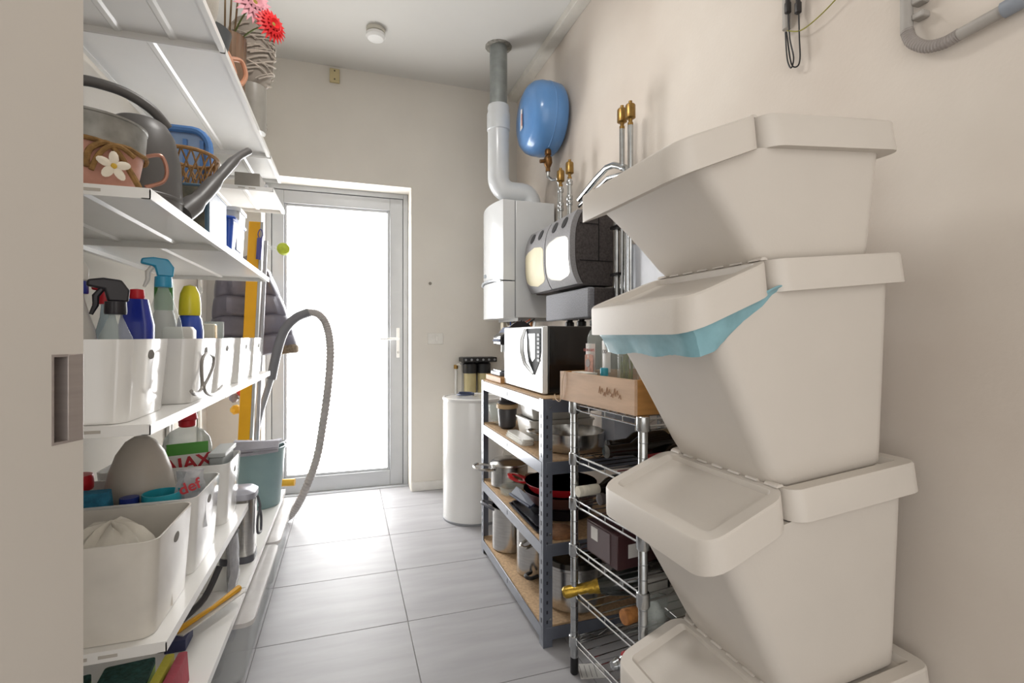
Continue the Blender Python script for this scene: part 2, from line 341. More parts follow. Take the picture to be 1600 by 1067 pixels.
# air vents and steel pipes
def vent(lab_, x, y, z, r=.022):
    t = T('air_vent', lab_, 'air vent', (x, y, z))
    O('vent_cap', G().lathe([(r * .7, .028), (r, .032), (r * .98, .085), (r * .8, .09), (.008, .092), (.008, .104), (.001, .105)], (x, y, z), seg=18), brass, t)
    O('nipple', G().lathe([(.012, 0), (.012, .012), (.008, .014), (.010, .03)], (x, y, z), seg=10), brass, t)
def riser(lab_, x, y, z0, z1, r=.012):
    t = T('riser_pipe', lab_, 'pipe', (x, y, z0))
    O('pipe', G().tube([(x, y, z0), (x, y, z1)], r, 12), chrome, t)
    for z in (z1 - .02, z1 - .10, z0 + (z1 - z0) * .45): O('fitting', G().lathe([(r * 1.3, -.012), (r * 1.45, -.008), (r * 1.45, .008), (r * 1.3, .012)], (x, y, z), seg=12), chrome, t)
va = at_x(876, 292, 1.13); vb = at_x(890, 280, 1.13)
riser('left steel riser pipe under the lower brass vent', va.x, va.y, 1.71, va.z); vent('left one of the two brass air vents beside the blue tank', va.x, va.y, va.z)
riser('right steel riser pipe behind the pump box', vb.x, vb.y, 1.71, vb.z); vent('right one of the two brass air vents beside the blue tank', vb.x, vb.y, vb.z)
vc = at_x(972, 202, 1.15); vd = at_x(985, 196, 1.15)
vent('far brass air vent of the pair above the top bin', vc.x, vc.y, vc.z); vent('near brass air vent of the pair above the top bin', vd.x, vd.y, vd.z)
t = T('solar_pipe', 'bent steel solar pipes rising behind the top bin', 'pipe', at_x(970, 262, 1.15))
e = at_x(975, 262, 1.15); f = at_x(948, 262, 1.15); h = at_x(905, 312, 1.15); i = at_x(888, 330, 1.13)
O('vertical_pipe', G().tube([vd, at_x(985, 300, 1.15), at_x(985, 520, 1.15)], .012, 12), chrome, t)
O('vertical_pipe', G().tube([vc, at_x(972, 262, 1.15)], .012, 12), chrome, t)
O('sloping_pipe', G().tube([at_x(972, 262, 1.15), e, f, h], .0145, 12, sub=3), chrome, t)
O('sloping_pipe', G().tube([at_x(985, 268, 1.17), at_x(950, 278, 1.17), at_x(905, 322, 1.17)], .010, 12), chrome, t)
# lower vertical pipes behind the bins (near the pump box)
t = T('pipe_bundle', 'insulated vertical steel pipes beside the black pump box', 'pipe', at_x(968, 500, 1.16))
for u in (964, 972, 979): O('pipe', G().tube([at_x(u, 330, 1.17), at_x(u, 640, 1.17)], .0125 if u != 972 else .009, 12), chrome, t)
for v in (357, 430): O('pipe_clip', G().box(1.145, XR, at_x(962, v, 1.17).y - .06, at_x(962, v, 1.17).y + .008, at_x(962, v, 1.17).z - .006, at_x(962, v, 1.17).z + .006), darkplastic, t)
# solar pump station
epp = M('black_epp_foam', '#4f4948', .85, var=.25, scale=120, bump=.35, bscale=260)
eppg = M('grey_epp_front', '#8f8e90', .6, var=.12, scale=150, bump=.15, bscale=260)
px0, px1, py0, py1, pz0, pz1 = 1.01, 1.215, 2.118, 2.735, 1.345, 1.705
t = T('solar_pump_station', 'black foam pump station with two grey front covers', 'pump station', (1.11, 2.43, pz0))
def pprof(y, dx=0):
    pts = []
    for k in range(13):
        a = -1 + k / 6; pts.append(Vector((px0 + .045 * a * a * abs(a) + dx, y, (pz0 + pz1) / 2 + a * (pz1 - pz0) / 2)))
    return pts + [Vector((px1, y, pz1)), Vector((px1, y, pz0))]
O('foam_body', G().loft([pprof(py0, .012), pprof(py0 + .01, .004), pprof(py1 - .01, .004), pprof(py1, .012)]), epp, t)
for y0, z0, x0, x1, z1 in ((py0, 1.635, px0 + .03, px0 + .13, 1.639), (py0, 1.46, px0 + .03, px1, 1.464)):
    O('foam_seam', G().box(x0, x1, y0 - .002, y0 + .004, z0, z1), M('seam_black', '#151314', .9), t)
O('foam_seam', G().box(px0 + .128, px0 + .132, py0 - .002, py0 + .004, 1.46, 1.70), M('seam_black'), t)
cream = M('cream_plastic', '#d9cfae', .35); mirror = M('glossy_silver_plastic', '#dedcd3', .2, .3)
ym = (py0 + py1) / 2
for k, (a, b) in enumerate(((ym + .005, py1), (py0, ym - .005))):
    n = 16; top = []; 
    def fx_(z): q = (z - (pz0 + pz1) / 2) / ((pz1 - pz0) / 2); return px0 + .045 * q * q * abs(q)
    g = G(); zs = [pz0 + .006 + (pz1 - pz0 - .012) * i / n for i in range(n + 1)]
    g.loft([[Vector((fx_(z) - .022, a, z)), Vector((fx_(z) - .022, b, z)), Vector((fx_(z) + .006, b, z)), Vector((fx_(z) + .006, a, z))] for z in zs])
    cv = O('front_cover', g, eppg, t)
    # barrel-shaped window in the cover
    g = G(); yc, hw, zc, hh = (a + b) / 2, (b - a) / 2 - .016, 1.487, .108
    rows = []
    for i in range(17):
        q = -1 + 2 * i / 16; z = zc + q * hh; hwz = hw * min(1, (1 - abs(q) ** 6) ** .35 + .02) * (1 if abs(q) < .7 else 1 - .35 * ((abs(q) - .7) / .3) ** 2)
        rows.append([Vector((fx_(z) - .0235, yc - hwz, z)), Vector((fx_(z) - .0235, yc + hwz, z)), Vector((fx_(z) - .019, yc + hwz, z)), Vector((fx_(z) - .019, yc - hwz, z))])
    g.loft(rows); O('display_window', g, cream if k == 0 else mirror, cv)
    for yy in (yc - .06, yc + .06):
        z = 1.655; O('thermometer_hole', G().lathe([(.030, 0), (.029, .001), (.029, .0015)], (fx_(z) - .0225, yy, z), (-1, 0, .39), 20, sx=1.0, sy=1.0), M('dark_hole', '#232224', .7), cv)
t = T('foam_block', 'smaller speckled grey foam block under the pump station', 'foam block', (1.13, 2.27, 1.185))
O('foam_front', G().box(1.04, 1.075, 2.03, 2.54, 1.185, 1.327), M('speckled_grey_foam', '#8f9096', .7, var=.25, scale=200, bump=.2, bscale=260), t, bev=.008)
O('foam_core', G().box(1.075, 1.215, 2.03, 2.54, 1.19, 1.327), epp, t, bev=.006)
for k in range(3):
    yy = 2.12 + .14 * k; tt = O('hose_outlet', G().lathe([(.018, 1.15), (.024, 1.155), (.024, 1.175), (.016, 1.18), (.016, 1.19)], (1.12, yy, 0), seg=14), darkplastic, t)
    O('outlet_pipe', G().tube([(1.12, yy, 1.16), (1.12, yy, .95)], .011, 10), steel, tt)
# wall box lower behind (controller, pale) and white pale panel behind bins
O_ = one('controller_box', 'pale blue-grey controller box on the wall behind the bins', 'controller box', G().box(1.17, 1.222, 1.58, 1.90, 1.19, 1.50), M('pale_blue_grey', '#c3c6cd', .4), (1.2, 1.76, 1.19), bev=.008)
# ================================================================ STACKED SORTING BINS (right foreground)
TL = math.radians(5.2); tc_, ts_ = math.cos(TL), math.sin(TL)
BY0, BW = .72, .39; BYC = BY0 + BW / 2
def binpt(Ox, Oz, X, y, Z): return Vector((Ox + X * tc_ - Z * ts_, BYC + y, Oz + X * ts_ + Z * tc_))
LH = -.353                                              # hinge line, measured from the rear rim
def topz(X, H): return H if X >= LH else H - (LH - X) * .30
def sorting_bin(label, Ox, Oz, H, flat=False, flap_cat=None):
    t = T('sorting_bin', label, 'storage bin', (Ox - .2, BYC, max(Oz, 0)), group='stackable off-white sorting bins')
    W = lambda lp: [binpt(Ox, Oz, p.x, p.y, p.z) for p in lp]
    # body
    loops = []
    for k in range(9):
        f = k / 8; fr = f ** .95
        lp = rrect(-.352 + (-.520 + .352) * fr, -.045 + .022 * f, -.155 - .027 * f, .155 + .027 * f, 0, .035, 5)
        for p in lp: p.z = f * (topz(p.x, H) - .035)
        loops.append(lp)
    first = rrect(-.345, -.052, -.148, .148, 0, .03, 5)
    for p in loops[0]: p.z = .008
    loops = [first] + loops
    g = G().loft([W(l) for l in loops])
    if flat:
        for v in g.v:
            v.z = max(v.z, 0) if v.z > .09 else 0.0
    O('body', g, binm, t)
    # rear fixed rim
    sk = .062
    def lidloops(x0, x1, hw, r, zf, front):
        out = []
        for ex, dz in ((.004, -sk), (.0, -.004), (-.003, 0), (-.030, 0), (-.042, -.013)):
            lp = rrect(x0 - (ex if front else 0) if ex > -.01 or front else x0 + .012, x1 + (ex if not front else (0 if ex > -.01 else -.014)), -hw - ex, hw + ex, 0, max(r + ex, .006), 5)
            for p in lp: p.z = zf(p.x) + dz
            out.append(lp)
        return out
    rl = lidloops(LH + .004, -.0, .195, .03, lambda x: H, False)
    O('rear_rim', G().loft([W(l) for l in rl]), binm, t, sharp=30)
    zf = lambda x: H + .001 - (LH - x) * .30
    fl = lidloops(-.556, LH, .195, .045, zf, True)
    flap = O('flap_lid', G().loft([W(l) for l in fl]), binm, t, sharp=30)
    for k in range(7):
        y = -.15 + .05 * k; g = G()
        pr = [binpt(Ox, Oz, LH + .002 + .009 * math.cos(a), y - .016, H + .001 + .006 * math.sin(a)) for a in [math.pi * q / 5 for q in range(6)]]
        g.prism(pr, (0, .032, 0)); O('hinge_knuckle', g, binm, flap)
    return t
O3 = (1.188, .390); up = (-.441 * ts_, .441 * tc_)
O2 = (O3[0] + up[0], O3[1] + up[1]); O1 = (O2[0] + up[0], O2[1] + up[1])
H4 = .395; O4 = (O3[0] + (H4 - .009) * ts_, O3[1] - (H4 - .009) * tc_)
sorting_bin('lowest off-white bin, standing on the floor under the whole stack', O4[0], O4[1], H4, flat=True)
sorting_bin('tall off-white bin with closed flap, third from the top of the stack', O3[0], O3[1], .45)
sorting_bin('tall off-white bin with a blue bag edge under its flap', O2[0], O2[1], .45)
sorting_bin('shallow off-white bin on top of the stack', O1[0], O1[1], .28)
# blue bag edge hanging out below the flap of the second bin
bag = M('blue_bin_bag', '#8fbcc6', .28, var=.12, scale=25, alpha=.92)
n = 90; up_l, lo_l, mid = [], [], []
def bag_path(f):                                       # f 0..1: near hinge -> round the front -> far hinge, in bin coordinates
    L = [(LH + .012, -.197), (LH - .10, -.1975), (-.520, -.196), (-.548, -.185), (-.558, -.16), (-.558, 0), (-.558, .16), (-.548, .185), (-.52, .196), (LH - .1, .197), (LH, .197)]
    d = [0]
    for a, b in zip(L, L[1:]): d.append(d[-1] + math.dist(a, b))
    s = f * d[-1]
    for i in range(len(L) - 1):
        if s <= d[i + 1] + 1e-9:
            q = (s - d[i]) / (d[i + 1] - d[i]); return L[i][0] + (L[i + 1][0] - L[i][0]) * q, L[i][1] + (L[i + 1][1] - L[i][1]) * q
loops = []
random.seed(3)
for k in range(n + 1):
    f = k / n; X, y = bag_path(f); zt = topz(X, .45) - .050
    drop = .012 + .044 * min(1, max(0, f - .03) * 5) * (1 if f < .75 else max(.4, 1 - (f - .75) * 2))
    drop += .003 * math.sin(k * .35) + .0015 * random.random()
    inn = .965; wob = .0012 * math.sin(k * 1.1) + .0012 * random.random()
    cy, cx = y * inn, -.2 + (X + .2) * inn
    lp = []
    for j in range(6):
        q = j / 5; sh = 1 - .055 * q * (1 if q > .2 else 0) + wob * (2 if j % 2 else -1) * q
        lp.append(binpt(O2[0], O2[1], -.2 + (cx + .2) * sh, cy * sh, zt - drop * q))
    for j in range(5, -1, -1):
        q = j / 5; sh = 1 - .055 * q * (1 if q > .2 else 0) + wob * (2 if j % 2 else -1) * q - .006
        lp.append(binpt(O2[0], O2[1], -.2 + (cx + .2) * sh, cy * sh, zt - drop * q))
    loops.append(lp)
one('bin_bag', 'pale blue plastic bag edge sticking out under a bin flap', 'bin bag', G().loft(loops), bag, binpt(O2[0], O2[1], -.5, 0, .3))

# ================================================================ GREY BOLTLESS RACK
RX0, RX1, RY0, RY1 = .655, 1.075, 1.625, 2.468
LV = (.875, .655, .365, .070)
rack = T('metal_rack', 'grey-blue boltless metal rack with chipboard shelves', 'rack', ((RX0 + RX1) / 2, (RY0 + RY1) / 2, 0))
holem = M('slot_dark', '#2a2c33', .8)
for i, (x, sx) in enumerate(((RX0, 1), (RX1, -1))):
    for j, (y, sy) in enumerate(((RY0, 1), (RY1, -1))):
        g = G(); wd = .036
        a, b = sorted((x, x + sx * wd)); c, d = sorted((y, y + sy * .002)); g.box(a, b, c, d, 0, LV[0] + .004)
        a, b = sorted((x, x + sx * .002)); c, d = sorted((y + sy * .002, y + sy * wd)); g.box(a, b, c, d, 0, LV[0] + .004)
        po = O('post', g, greymetal, rack)
        g = G()
        if x == RX0:                                    # keyhole slots on the room side and the camera side
            for k in range(24):
                z = .05 + k * .0345
                c, d = sorted((y + sy * .013, y + sy * .019)); g.box(x - .0006, x + .001, c, d, z, z + .016)
                if y == RY0: g.box(x + .013, x + .019, y - .0006, y + .001, z, z + .012)
            O('slots', g, holem, po)
        if y == RY0:
            for k in range(6): O('rivet', G().lathe([(.0045, 0), (.0045, .002), (.003, .003)], (x + sx * .027, y - .003, .10 + .15 * k), (0, 1, 0), 8), chrome, po)
for li, z in enumerate(LV):
    bm_ = greymetal; hb = .045
    for x, sx in ((RX0 - .001, 1), (RX1 + .001, -1)):
        a, b = sorted((x, x + sx * .003)); bb = O('beam', G().box(a, b, RY0 + .012, RY1 - .012, z - hb, z), bm_, rack, bev=.001)
        if sx == 1: O('beam_slot', G().box(a - .0006, a + .001, 2.03, 2.036, z - .03, z - .012), holem, bb)
    for y, sy in ((RY0 - .001, 1), (RY1 + .001, -1)):
        a, b = sorted((y, y + sy * .003)); O('beam', G().box(RX0 + .012, RX1 - .012, a, b, z - hb, z), bm_, rack, bev=.001)
    O('shelf_board', G().box(RX0 + .004, RX1 - .004, RY0 + .004, RY1 - .004, z - .004 if li else z - .002, z + .006), chip, rack)
ZT, Z2, Z3, Z4 = [z + .0065 for z in LV]

# ---- on top of the rack
MX0, MX1, MY0, MY1, MZ0, MZ1 = .690, 1.04, 1.715, 2.19, ZT + .004, 1.140
mw = T('microwave_oven', 'white and black microwave oven on top of the metal rack', 'microwave', ((MX0 + MX1) / 2, (MY0 + MY1) / 2, ZT))
O('cabinet', G().box(MX0 + .022, MX1, MY0, MY1, MZ0, MZ1), M('glossy_black_enamel', '#171516', .18, coat=.6), mw, bev=.004)
O('front_panel', G().box(MX0, MX0 + .022, MY0, MY1, MZ0, MZ1), M('white_microwave_front', '#e4e6e6', .18, coat=.5), mw, bev=.004)
def mwp(f, h, d=0): return Vector((MX0 - d, MY0 + (MY1 - MY0) * f, MZ0 + (MZ1 - MZ0) * h))
sh = [(.03, .97), (.35, .97), (.345, .62), (.31, .45), (.17, .26), (.07, .45), (.03, .62)]
O('control_inlay', G().prism([mwp(a, b) for a, b in sh], (-.002, 0, 0)), M('control_black', '#202327', .6, spec=.2), mw)
sh2 = [(.15, .89), (.31, .89), (.305, .64), (.27, .52), (.21, .46), (.15, .52)]
O('control_window', G().prism([mwp(a, b, .002) for a, b in sh2], (-.0015, 0, 0)), M('silver_inlay', '#cfd2d4', .15, .3), mw)
g = G()
for r_ in range(7): g.box(MX0 - .0042, MX0 - .002, MY0 + .024, MY0 + .048, MZ0 + .12 + .016 * r_, MZ0 + .13 + .016 * r_)
O('buttons', g, M('button_grey', '#4a4e56', .4), mw)
O('door_handle', G().tube([mwp(.37, .97, .004), mwp(.385, .80, .016), mwp(.375, .60, .018), mwp(.32, .42, .016), mwp(.19, .27, .004)], [.006, .008, .009, .008, .004] , 8), M('silver_handle', '#d5d7d8', .2, .6), mw)
O('lower_strip', G().box(MX0 - .001, MX0 + .001, MY0 + .004, MY1 - .004, MZ0 + .062, MZ0 + .0635), M('button_grey'), mw)
for dx in (.05, .30):
    for y in (MY0 + .05, MY1 - .05): O('foot', G().lathe([(.014, 0), (.014, .005)], (MX0 + dx, y, ZT), seg=10), darkplastic, mw)
one('cutting_board', 'small wooden board at the far end of the rack top', 'board', G().box(.675, .86, 2.20, 2.455, ZT, ZT + .028), M('beech_wood', '#b98a54', .5, var=.12, scale=8, stretch=(8, 1, 8)), (.76, 2.33, ZT), bev=.003)
# coffee machine standing on the board
CZ = ZT + .0285
t = T('coffee_machine', 'black capsule coffee machine standing behind the microwave', 'coffee machine', (.80, 2.33, CZ))
O('drip_base', G().box(.69, .85, 2.26, 2.42, CZ, CZ + .022), M('coffee_grey', '#7c8188', .3, .5), t, bev=.005)
O('column', G().box(.79, .85, 2.28, 2.41, CZ + .022, CZ + .22), M('coffee_black', '#232326', .25, coat=.3), t, bev=.01)
O('brew_head', G().prism([(.70, 2.28, CZ + .15), (.70, 2.28, CZ + .19), (.76, 2.28, CZ + .235), (.80, 2.28, CZ + .235), (.80, 2.28, CZ + .15)], (0, .13, 0)), M('coffee_black'), t, bev=.006)
O('display', G().prism([(.698, 2.29, CZ + .165), (.756, 2.29, CZ + .233), (.75, 2.29, CZ + .237), (.692, 2.29, CZ + .169)], (0, .11, 0)), M('screen_blue', '#6f7c9a', .15), t)
O('spout', G().lathe([(.012, 0), (.012, .04)], (.735, 2.345, CZ + .115), seg=12), chrome, t)
O('cup_grid', G().box(.70, .78, 2.275, 2.405, CZ + .022, CZ + .026), chrome, t)
t = T('black_fan_panel', 'dark oval panel leaning behind the coffee machine', 'panel', (.90, 2.455, ZT))
lp = [Vector((.86 + .10 * math.sin(a) * (1 if math.cos(a) > 0 else .9), 2.440, ZT + .15 + .15 * math.cos(a))) for a in [2 * math.pi * k / 28 for k in range(28)]]
O('panel', G().prism(lp, (0, .015, 0)), M('smoked_dark', '#2e2a2c', .25), t)

# ---- level 2 items (white tubs, trays, pan, cocktail shaker)
tubm = M('white_tub_plastic', '#dcdad3', .3, coat=.2)
def tub(label, x0, x1, y0, y1, z0, h, m=None, group=None):
    t = T('food_tub', label, 'tub', ((x0 + x1) / 2, (y0 + y1) / 2, z0), group)
    g = G().loft([rrect(x0 + .015, x1 - .015, y0 + .015, y1 - .015, z0, .02), rrect(x0 + .004, x1 - .004, y0 + .004, y1 - .004, z0 + h - .008, .025),
                  rrect(x0 + .010, x1 - .010, y0 + .010, y1 - .010, z0 + h - .006, .02), rrect(x0 + .02, x1 - .02, y0 + .02, y1 - .02, z0 + .004, .02)])
    O('tub_body', g, m or tubm, t)
    O('tub_rim', G().loft([rrect(x0, x1, y0, y1, z0 + h - .008, .026), rrect(x0, x1, y0, y1, z0 + h, .026), rrect(x0 + .012, x1 - .012, y0 + .012, y1 - .012, z0 + h, .02), rrect(x0 + .012, x1 - .012, y0 + .012, y1 - .012, z0 + h - .008, .02)], False, False), m or tubm, t)
    return t
tub('lower white plastic tub of the pair on the rack shelf', .725, 1.03, 1.93, 2.15, Z2, .085)
tub('upper white plastic tub of the pair on the rack shelf', .735, 1.03, 1.94, 2.14, Z2 + .0855, .07)
for k in range(3):
    one('white_tray', ('lowest', 'middle', 'uppermost')[k] + ' of the white plastic trays at the shelf edge', 'tray',
        G().loft([rrect(.664 + .004 * k, .715, 1.87, 2.09, Z2 + .0085 * k, .012), rrect(.662 + .004 * k, .717, 1.868, 2.092, Z2 + .008 + .0085 * k, .012)]), tubm, (.69, 1.98, Z2 + .0085 * k))
t = T('cocktail_shaker', 'dark grey bottle-shaped cup with a wooden ring', 'shaker', (.73, 2.27, Z2))
O('cup', G().lathe([(.028, 0), (.04, .01), (.047, .09), (.045, .095)], (.73, 2.27, Z2), seg=22), M('charcoal_plastic', '#4b4a4d', .35), t)
O('wooden_ring', G().lathe([(.045, .095), (.052, .098), (.052, .115), (.045, .118)], (.73, 2.27, Z2), seg=22), M('pale_wood_ring', '#c9ab80', .5), t)
O('dome_lid', G().lathe([(.045, .118), (.048, .125), (.036, .135), (.033, .165), (.026, .188), (.012, .198), (.001, .199)], (.73, 2.27, Z2), seg=22), M('charcoal_plastic'), t)
t = T('glass_bowl', 'clear glass bowl at the far end of the rack shelf', 'bowl', (.74, 2.39, Z2))
O('bowl', G().lathe([(.03, 0), (.055, .02), (.068, .07), (.070, .10), (.067, .10), (.064, .07), (.05, .024), (.001, .012)], (.74, 2.39, Z2), seg=24), cleargl, t)
t = T('paper_sheet_box', 'pale blue-white carton at the back of the rack shelf', 'carton', (1.0, 1.71, Z2))
O('carton', G().box(.96, 1.05, 1.66, 1.76, Z2, Z2 + .19), M('pale_blue_card', '#ccd2df', .5), t, bev=.002)
def pan(label, cx, cy, z, r, h, m, inner=None, cat='pan'):
    t = T('saute_pan', label, cat, (cx, cy, z))
    O('pan_body', G().lathe([(r * .86, 0), (r * .95, .006), (r, h * .5), (r * 1.01, h), (r * 1.03, h + .002), (r * .98, h + .001), (r * .97, h * .5), (r * .85, .008), (.001, .007)], (cx, cy, z), seg=36), m, t)
    return t
t = pan('wide stainless steel pan with loop handle on the rack', .840, 1.776, Z2, .124, .072, steel)
O('loop_handle', G().tube([(.735, 1.84, Z2 + .06), (.705, 1.862, Z2 + .066), (.676, 1.84, Z2 + .067), (.682, 1.795, Z2 + .066), (.717, 1.785, Z2 + .06)], .005, 8, sub=4), steel, t)

# ---- level 3 items
def stockpot(label, cx, cy, z, r, h, lid=True, long_handle=None, name='stock_pot'):
    t = T(name, label, 'pot', (cx, cy, z))
    O('pot_body', G().lathe([(r * .94, 0), (r, .006), (r, h), (r * 1.04, h + .004), (r * .98, h + .003), (r * .97, .01), (.001, .008)], (cx, cy, z), seg=32), steel, t)
    if lid:
        l = O('lid', G().lathe([(r * 1.04, h + .004), (r * 1.02, h + .012), (r * .85, h + .024), (r * .4, h + .034), (.001, h + .036)], (cx, cy, z), seg=32), steel, t)
    if long_handle:
        O('handle', G().tube([(cx + long_handle[0] * r, cy + long_handle[1] * r, z + h * .8)] + [Vector((cx, cy, z)) + Vector((long_handle[0], long_handle[1], 0)) * k + Vector((0, 0, h * .82 + .01)) for k in (r + .04, r + .07)], .008, 8), steel, t)
    return t
t = stockpot('lidded steel saucepan at the far end of the rack', .76, 2.33, Z3, .092, .10)
O('loop_handle', G().tube([(.685, 2.385, Z3 + .085), (.62, 2.42, Z3 + .09), (.59, 2.37, Z3 + .092), (.605, 2.31, Z3 + .09), (.67, 2.30, Z3 + .085)], .007, 8, sub=5), steel, t)
t = T('jelly_mould', 'fluted glass dish beside the saucepan on the rack', 'dish', (.715, 2.20, Z3))
g = G(); loops = []
for r, z in ((.04, 0), (.05, .004), (.056, .035), (.052, .035), (.04, .008)):
    loops.append([Vector((.725 + (r + .002 * (k % 2)) * math.cos(2 * math.pi * k / 36), 2.185 + (r + .002 * (k % 2)) * math.sin(2 * math.pi * k / 36), Z3 + z)) for k in range(36)])
O('fluted_dish', g.loft(loops), cleargl, t)
redm = M('red_enamel', '#b3222a', .2, coat=.5); blk = M('non_stick_black', '#17151a', .35); brn = M('brown_enamel', '#57332c', .3, coat=.3)
def frypan(label, cx, cy, z, r, h, mo, hdir, name='frying_pan'):
    t = T(name, label, 'pan', (cx, cy, z))
    O('outside', G().lathe([(r * .72, 0), (r * .80, .004), (r * .99, h), (r, h + .003)], (cx, cy, z), seg=40), mo, t)
    O('cooking_surface', G().lathe([(r, h + .003), (r * .97, h + .001), (r * .78, .008), (.001, .007)], (cx, cy, z), seg=40), blk, t)
    d = Vector(hdir).normalized(); s = d.cross(Vector((0, 0, 1)))
    c = Vector((cx, cy, z + h)) + d * (r + .035)
    g = G(); ou = [c + (d * math.cos(a) * 1.1 + s * math.sin(a)) * .042 + Vector((0, 0, .012 * math.cos(a))) for a in [2 * math.pi * k / 20 for k in range(20)]]
    inn = [c + (d * math.cos(a) * 1.1 + s * math.sin(a)) * .025 + Vector((0, 0, .012 * math.cos(a))) for a in [2 * math.pi * k / 20 for k in range(20)]]
    dn = Vector((0, 0, -.008))
    g.loft([ou, inn, [p + dn for p in inn], [p + dn for p in ou], ou], False, False); O('loop_handle', g, mo, t)
    return t
frypan('brown enamel frying pan underneath the red one', .845, 1.90, Z3 + .045, .155, .050, brn, (-.25, 1, 0))
frypan('red enamel frying pan with black inside', .845, 1.90, Z3 + .078, .150, .050, redm, (-.85, .6, 0))
O_ = one('pan_stack_base', 'dark grill pan under the frying pans', 'pan', G().lathe([(.11, 0), (.125, .005), (.135, .042), (.12, .044), (.11, .02), (.001, .015)], (.845, 1.90, Z3), seg=28), blk, (.845, 1.90, Z3))
for k in range(2):
    z = Z3 + .012 * k
    t = T('oven_rack_tray', ('lower', 'upper')[k] + ' dark baking tray lying at the rack edge', 'tray', (.70, 1.86, z))
    x0, x1, y0, y1 = .662 + .008 * k, .735, 1.70 + .02 * k, 2.05 - .02 * k
    O('tray_pan', G().loft([rrect(x0 + .008, x1, y0 + .008, y1 - .008, z, .01), rrect(x0, x1, y0, y1, z + .010, .015), rrect(x0 + .006, x1 - .006, y0 + .006, y1 - .006, z + .0105, .012), rrect(x0 + .012, x1 - .008, y0 + .012, y1 - .012, z + .003, .01)]), M('dark_tin', '#3c3d44', .3, .6), t)
t = T('food_grater', 'blue-grey folded grater leaning on the baking trays', 'grater', (.70, 1.97, Z3 + .024))
a0, a1 = Vector((.672, 2.05, Z3 + .045)), Vector((.70, 1.88, Z3 + .040))
O('blade', G().prism([a0, a0 + Vector((.03, 0, .03)), a1 + Vector((.03, 0, .02)), a1], (.004, 0, -.006)), M('grater_blue', '#353e54', .5, 0), t)
O('rail', G().tube([a0, a1], .006, 8), M('grater_blue'), t)
# ---- bottom level items
t = stockpot('tall steel stock pot on the bottom shelf, far end', .755, 2.30, Z4, .088, .20, lid=False)
O('side_handle', G().tube([(.70, 2.37, Z4 + .19), (.655, 2.40, Z4 + .20), (.63, 2.37, Z4 + .205), (.65, 2.32, Z4 + .2), (.68, 2.28, Z4 + .19)], [.008, .013, .015, .013, .008], 8, sub=4), M('grey_bakelite', '#5f6066', .4), t)
t = stockpot('steel pot with dark loop handle on the bottom shelf, middle', .785, 2.03, Z4, .085, .19, lid=False)
O('side_handle', G().tube([(.715, 1.99, Z4 + .15), (.69, 1.96, Z4 + .15), (.70, 1.93, Z4 + .15), (.74, 1.95, Z4 + .15)], .007, 8, sub=4), steel, t)
O('side_handle', G().tube([(.735, 1.96, Z4 + .03), (.70, 1.93, Z4 + .035), (.71, 1.90, Z4 + .035), (.75, 1.92, Z4 + .03)], .008, 8, sub=4), darkplastic, t)
t = T('pressure_cooker', 'steel pressure cooker with dark lid on the bottom shelf', 'pot', (.84, 1.76, Z4))
O('pot_body', G().lathe([(.105, 0), (.115, .008), (.115, .15), (.121, .155), (.121, .165), (.112, .17)], (.84, 1.76, Z4), seg=36), steel, t)
O('lid', G().lathe([(.122, .165), (.122, .185), (.11, .20), (.06, .215), (.02, .22), (.001, .22)], (.84, 1.76, Z4), seg=36), M('dark_steel', '#59554f', .15, .9), t)
O('lid_knob', G().lathe([(.018, .215), (.024, .23), (.02, .245), (.001, .248)], (.84, 1.76, Z4), seg=16), darkplastic, t)
O('long_grip', G().box(.70, .735, 1.745, 1.775, Z4 + .06, Z4 + .15), darkplastic, t, bev=.006)
t = T('cork_trivet', 'round brown cork trivet lying on the third shelf near post', 'trivet', (.80, 1.69, Z3))
O('trivet_disc', G().lathe([(.06, 0), (.062, .003), (.062, .012), (.058, .015), (.001, .015)], (.745, 1.705 - .02, Z3 + .0005), seg=28), M('cork_brown', '#8a5f3c', .7, var=.2, scale=60), t)
# ================================================================ WHITE CYLINDER TANK AND FILTER HEAD NEAR THE BACK WALL
cx, cy = .738, 2.975
t = T('water_tank', 'tall white cylindrical tank standing on the floor by the back wall', 'tank', (cx, cy, 0))
O('cylinder', G().lathe([(.178, 0), (.184, .006), (.186, .02), (.186, .70), (.183, .725), (.178, .73), (.001, .735)], (cx, cy, 0), seg=48), white_gloss, t)
O('top_rim', G().lathe([(.186, .715), (.189, .72), (.189, .732), (.178, .735), (.178, .728)], (cx, cy, 0), seg=48), white_metal, t)
O('base_ring', G().lathe([(.187, 0), (.188, .004), (.188, .012), (.186, .014)], (cx, cy, 0), seg=48), M('tank_base_grey', '#8e9093', .5), t)
O('hose_coil', G().tube([(cx - .05 + .05 * math.cos(a), cy + .05 * math.sin(a), .742 + .0006 * k) for k, a in enumerate([2 * math.pi * q / 14 for q in range(20)])], .006, 6), M('dark_blue_hose', '#3a4460', .4), t)
t = T('water_filter_unit', 'black valve manifold with amber filter bowls on the back wall', 'filter', (.86, 3.50, .78))
fx0 = at_y(722, 600, 3.45).x; fx1 = at_y(775, 600, 3.45).x
zt = at_y(745, 558, 3.45).z; zb = at_y(745, 612, 3.45).z
O('manifold', G().box(fx0, fx1, 3.42, 3.56, zt - .035, zt), darkplastic, t, bev=.006)
for k in range(6): O('knob', G().lathe([(.008, 0), (.008, .006)], (fx0 + .02 + k * (fx1 - fx0 - .04) / 5, 3.412, zt - .017), (0, 1, 0), 10), M('knob_grey', '#8b8d90', .4), t)
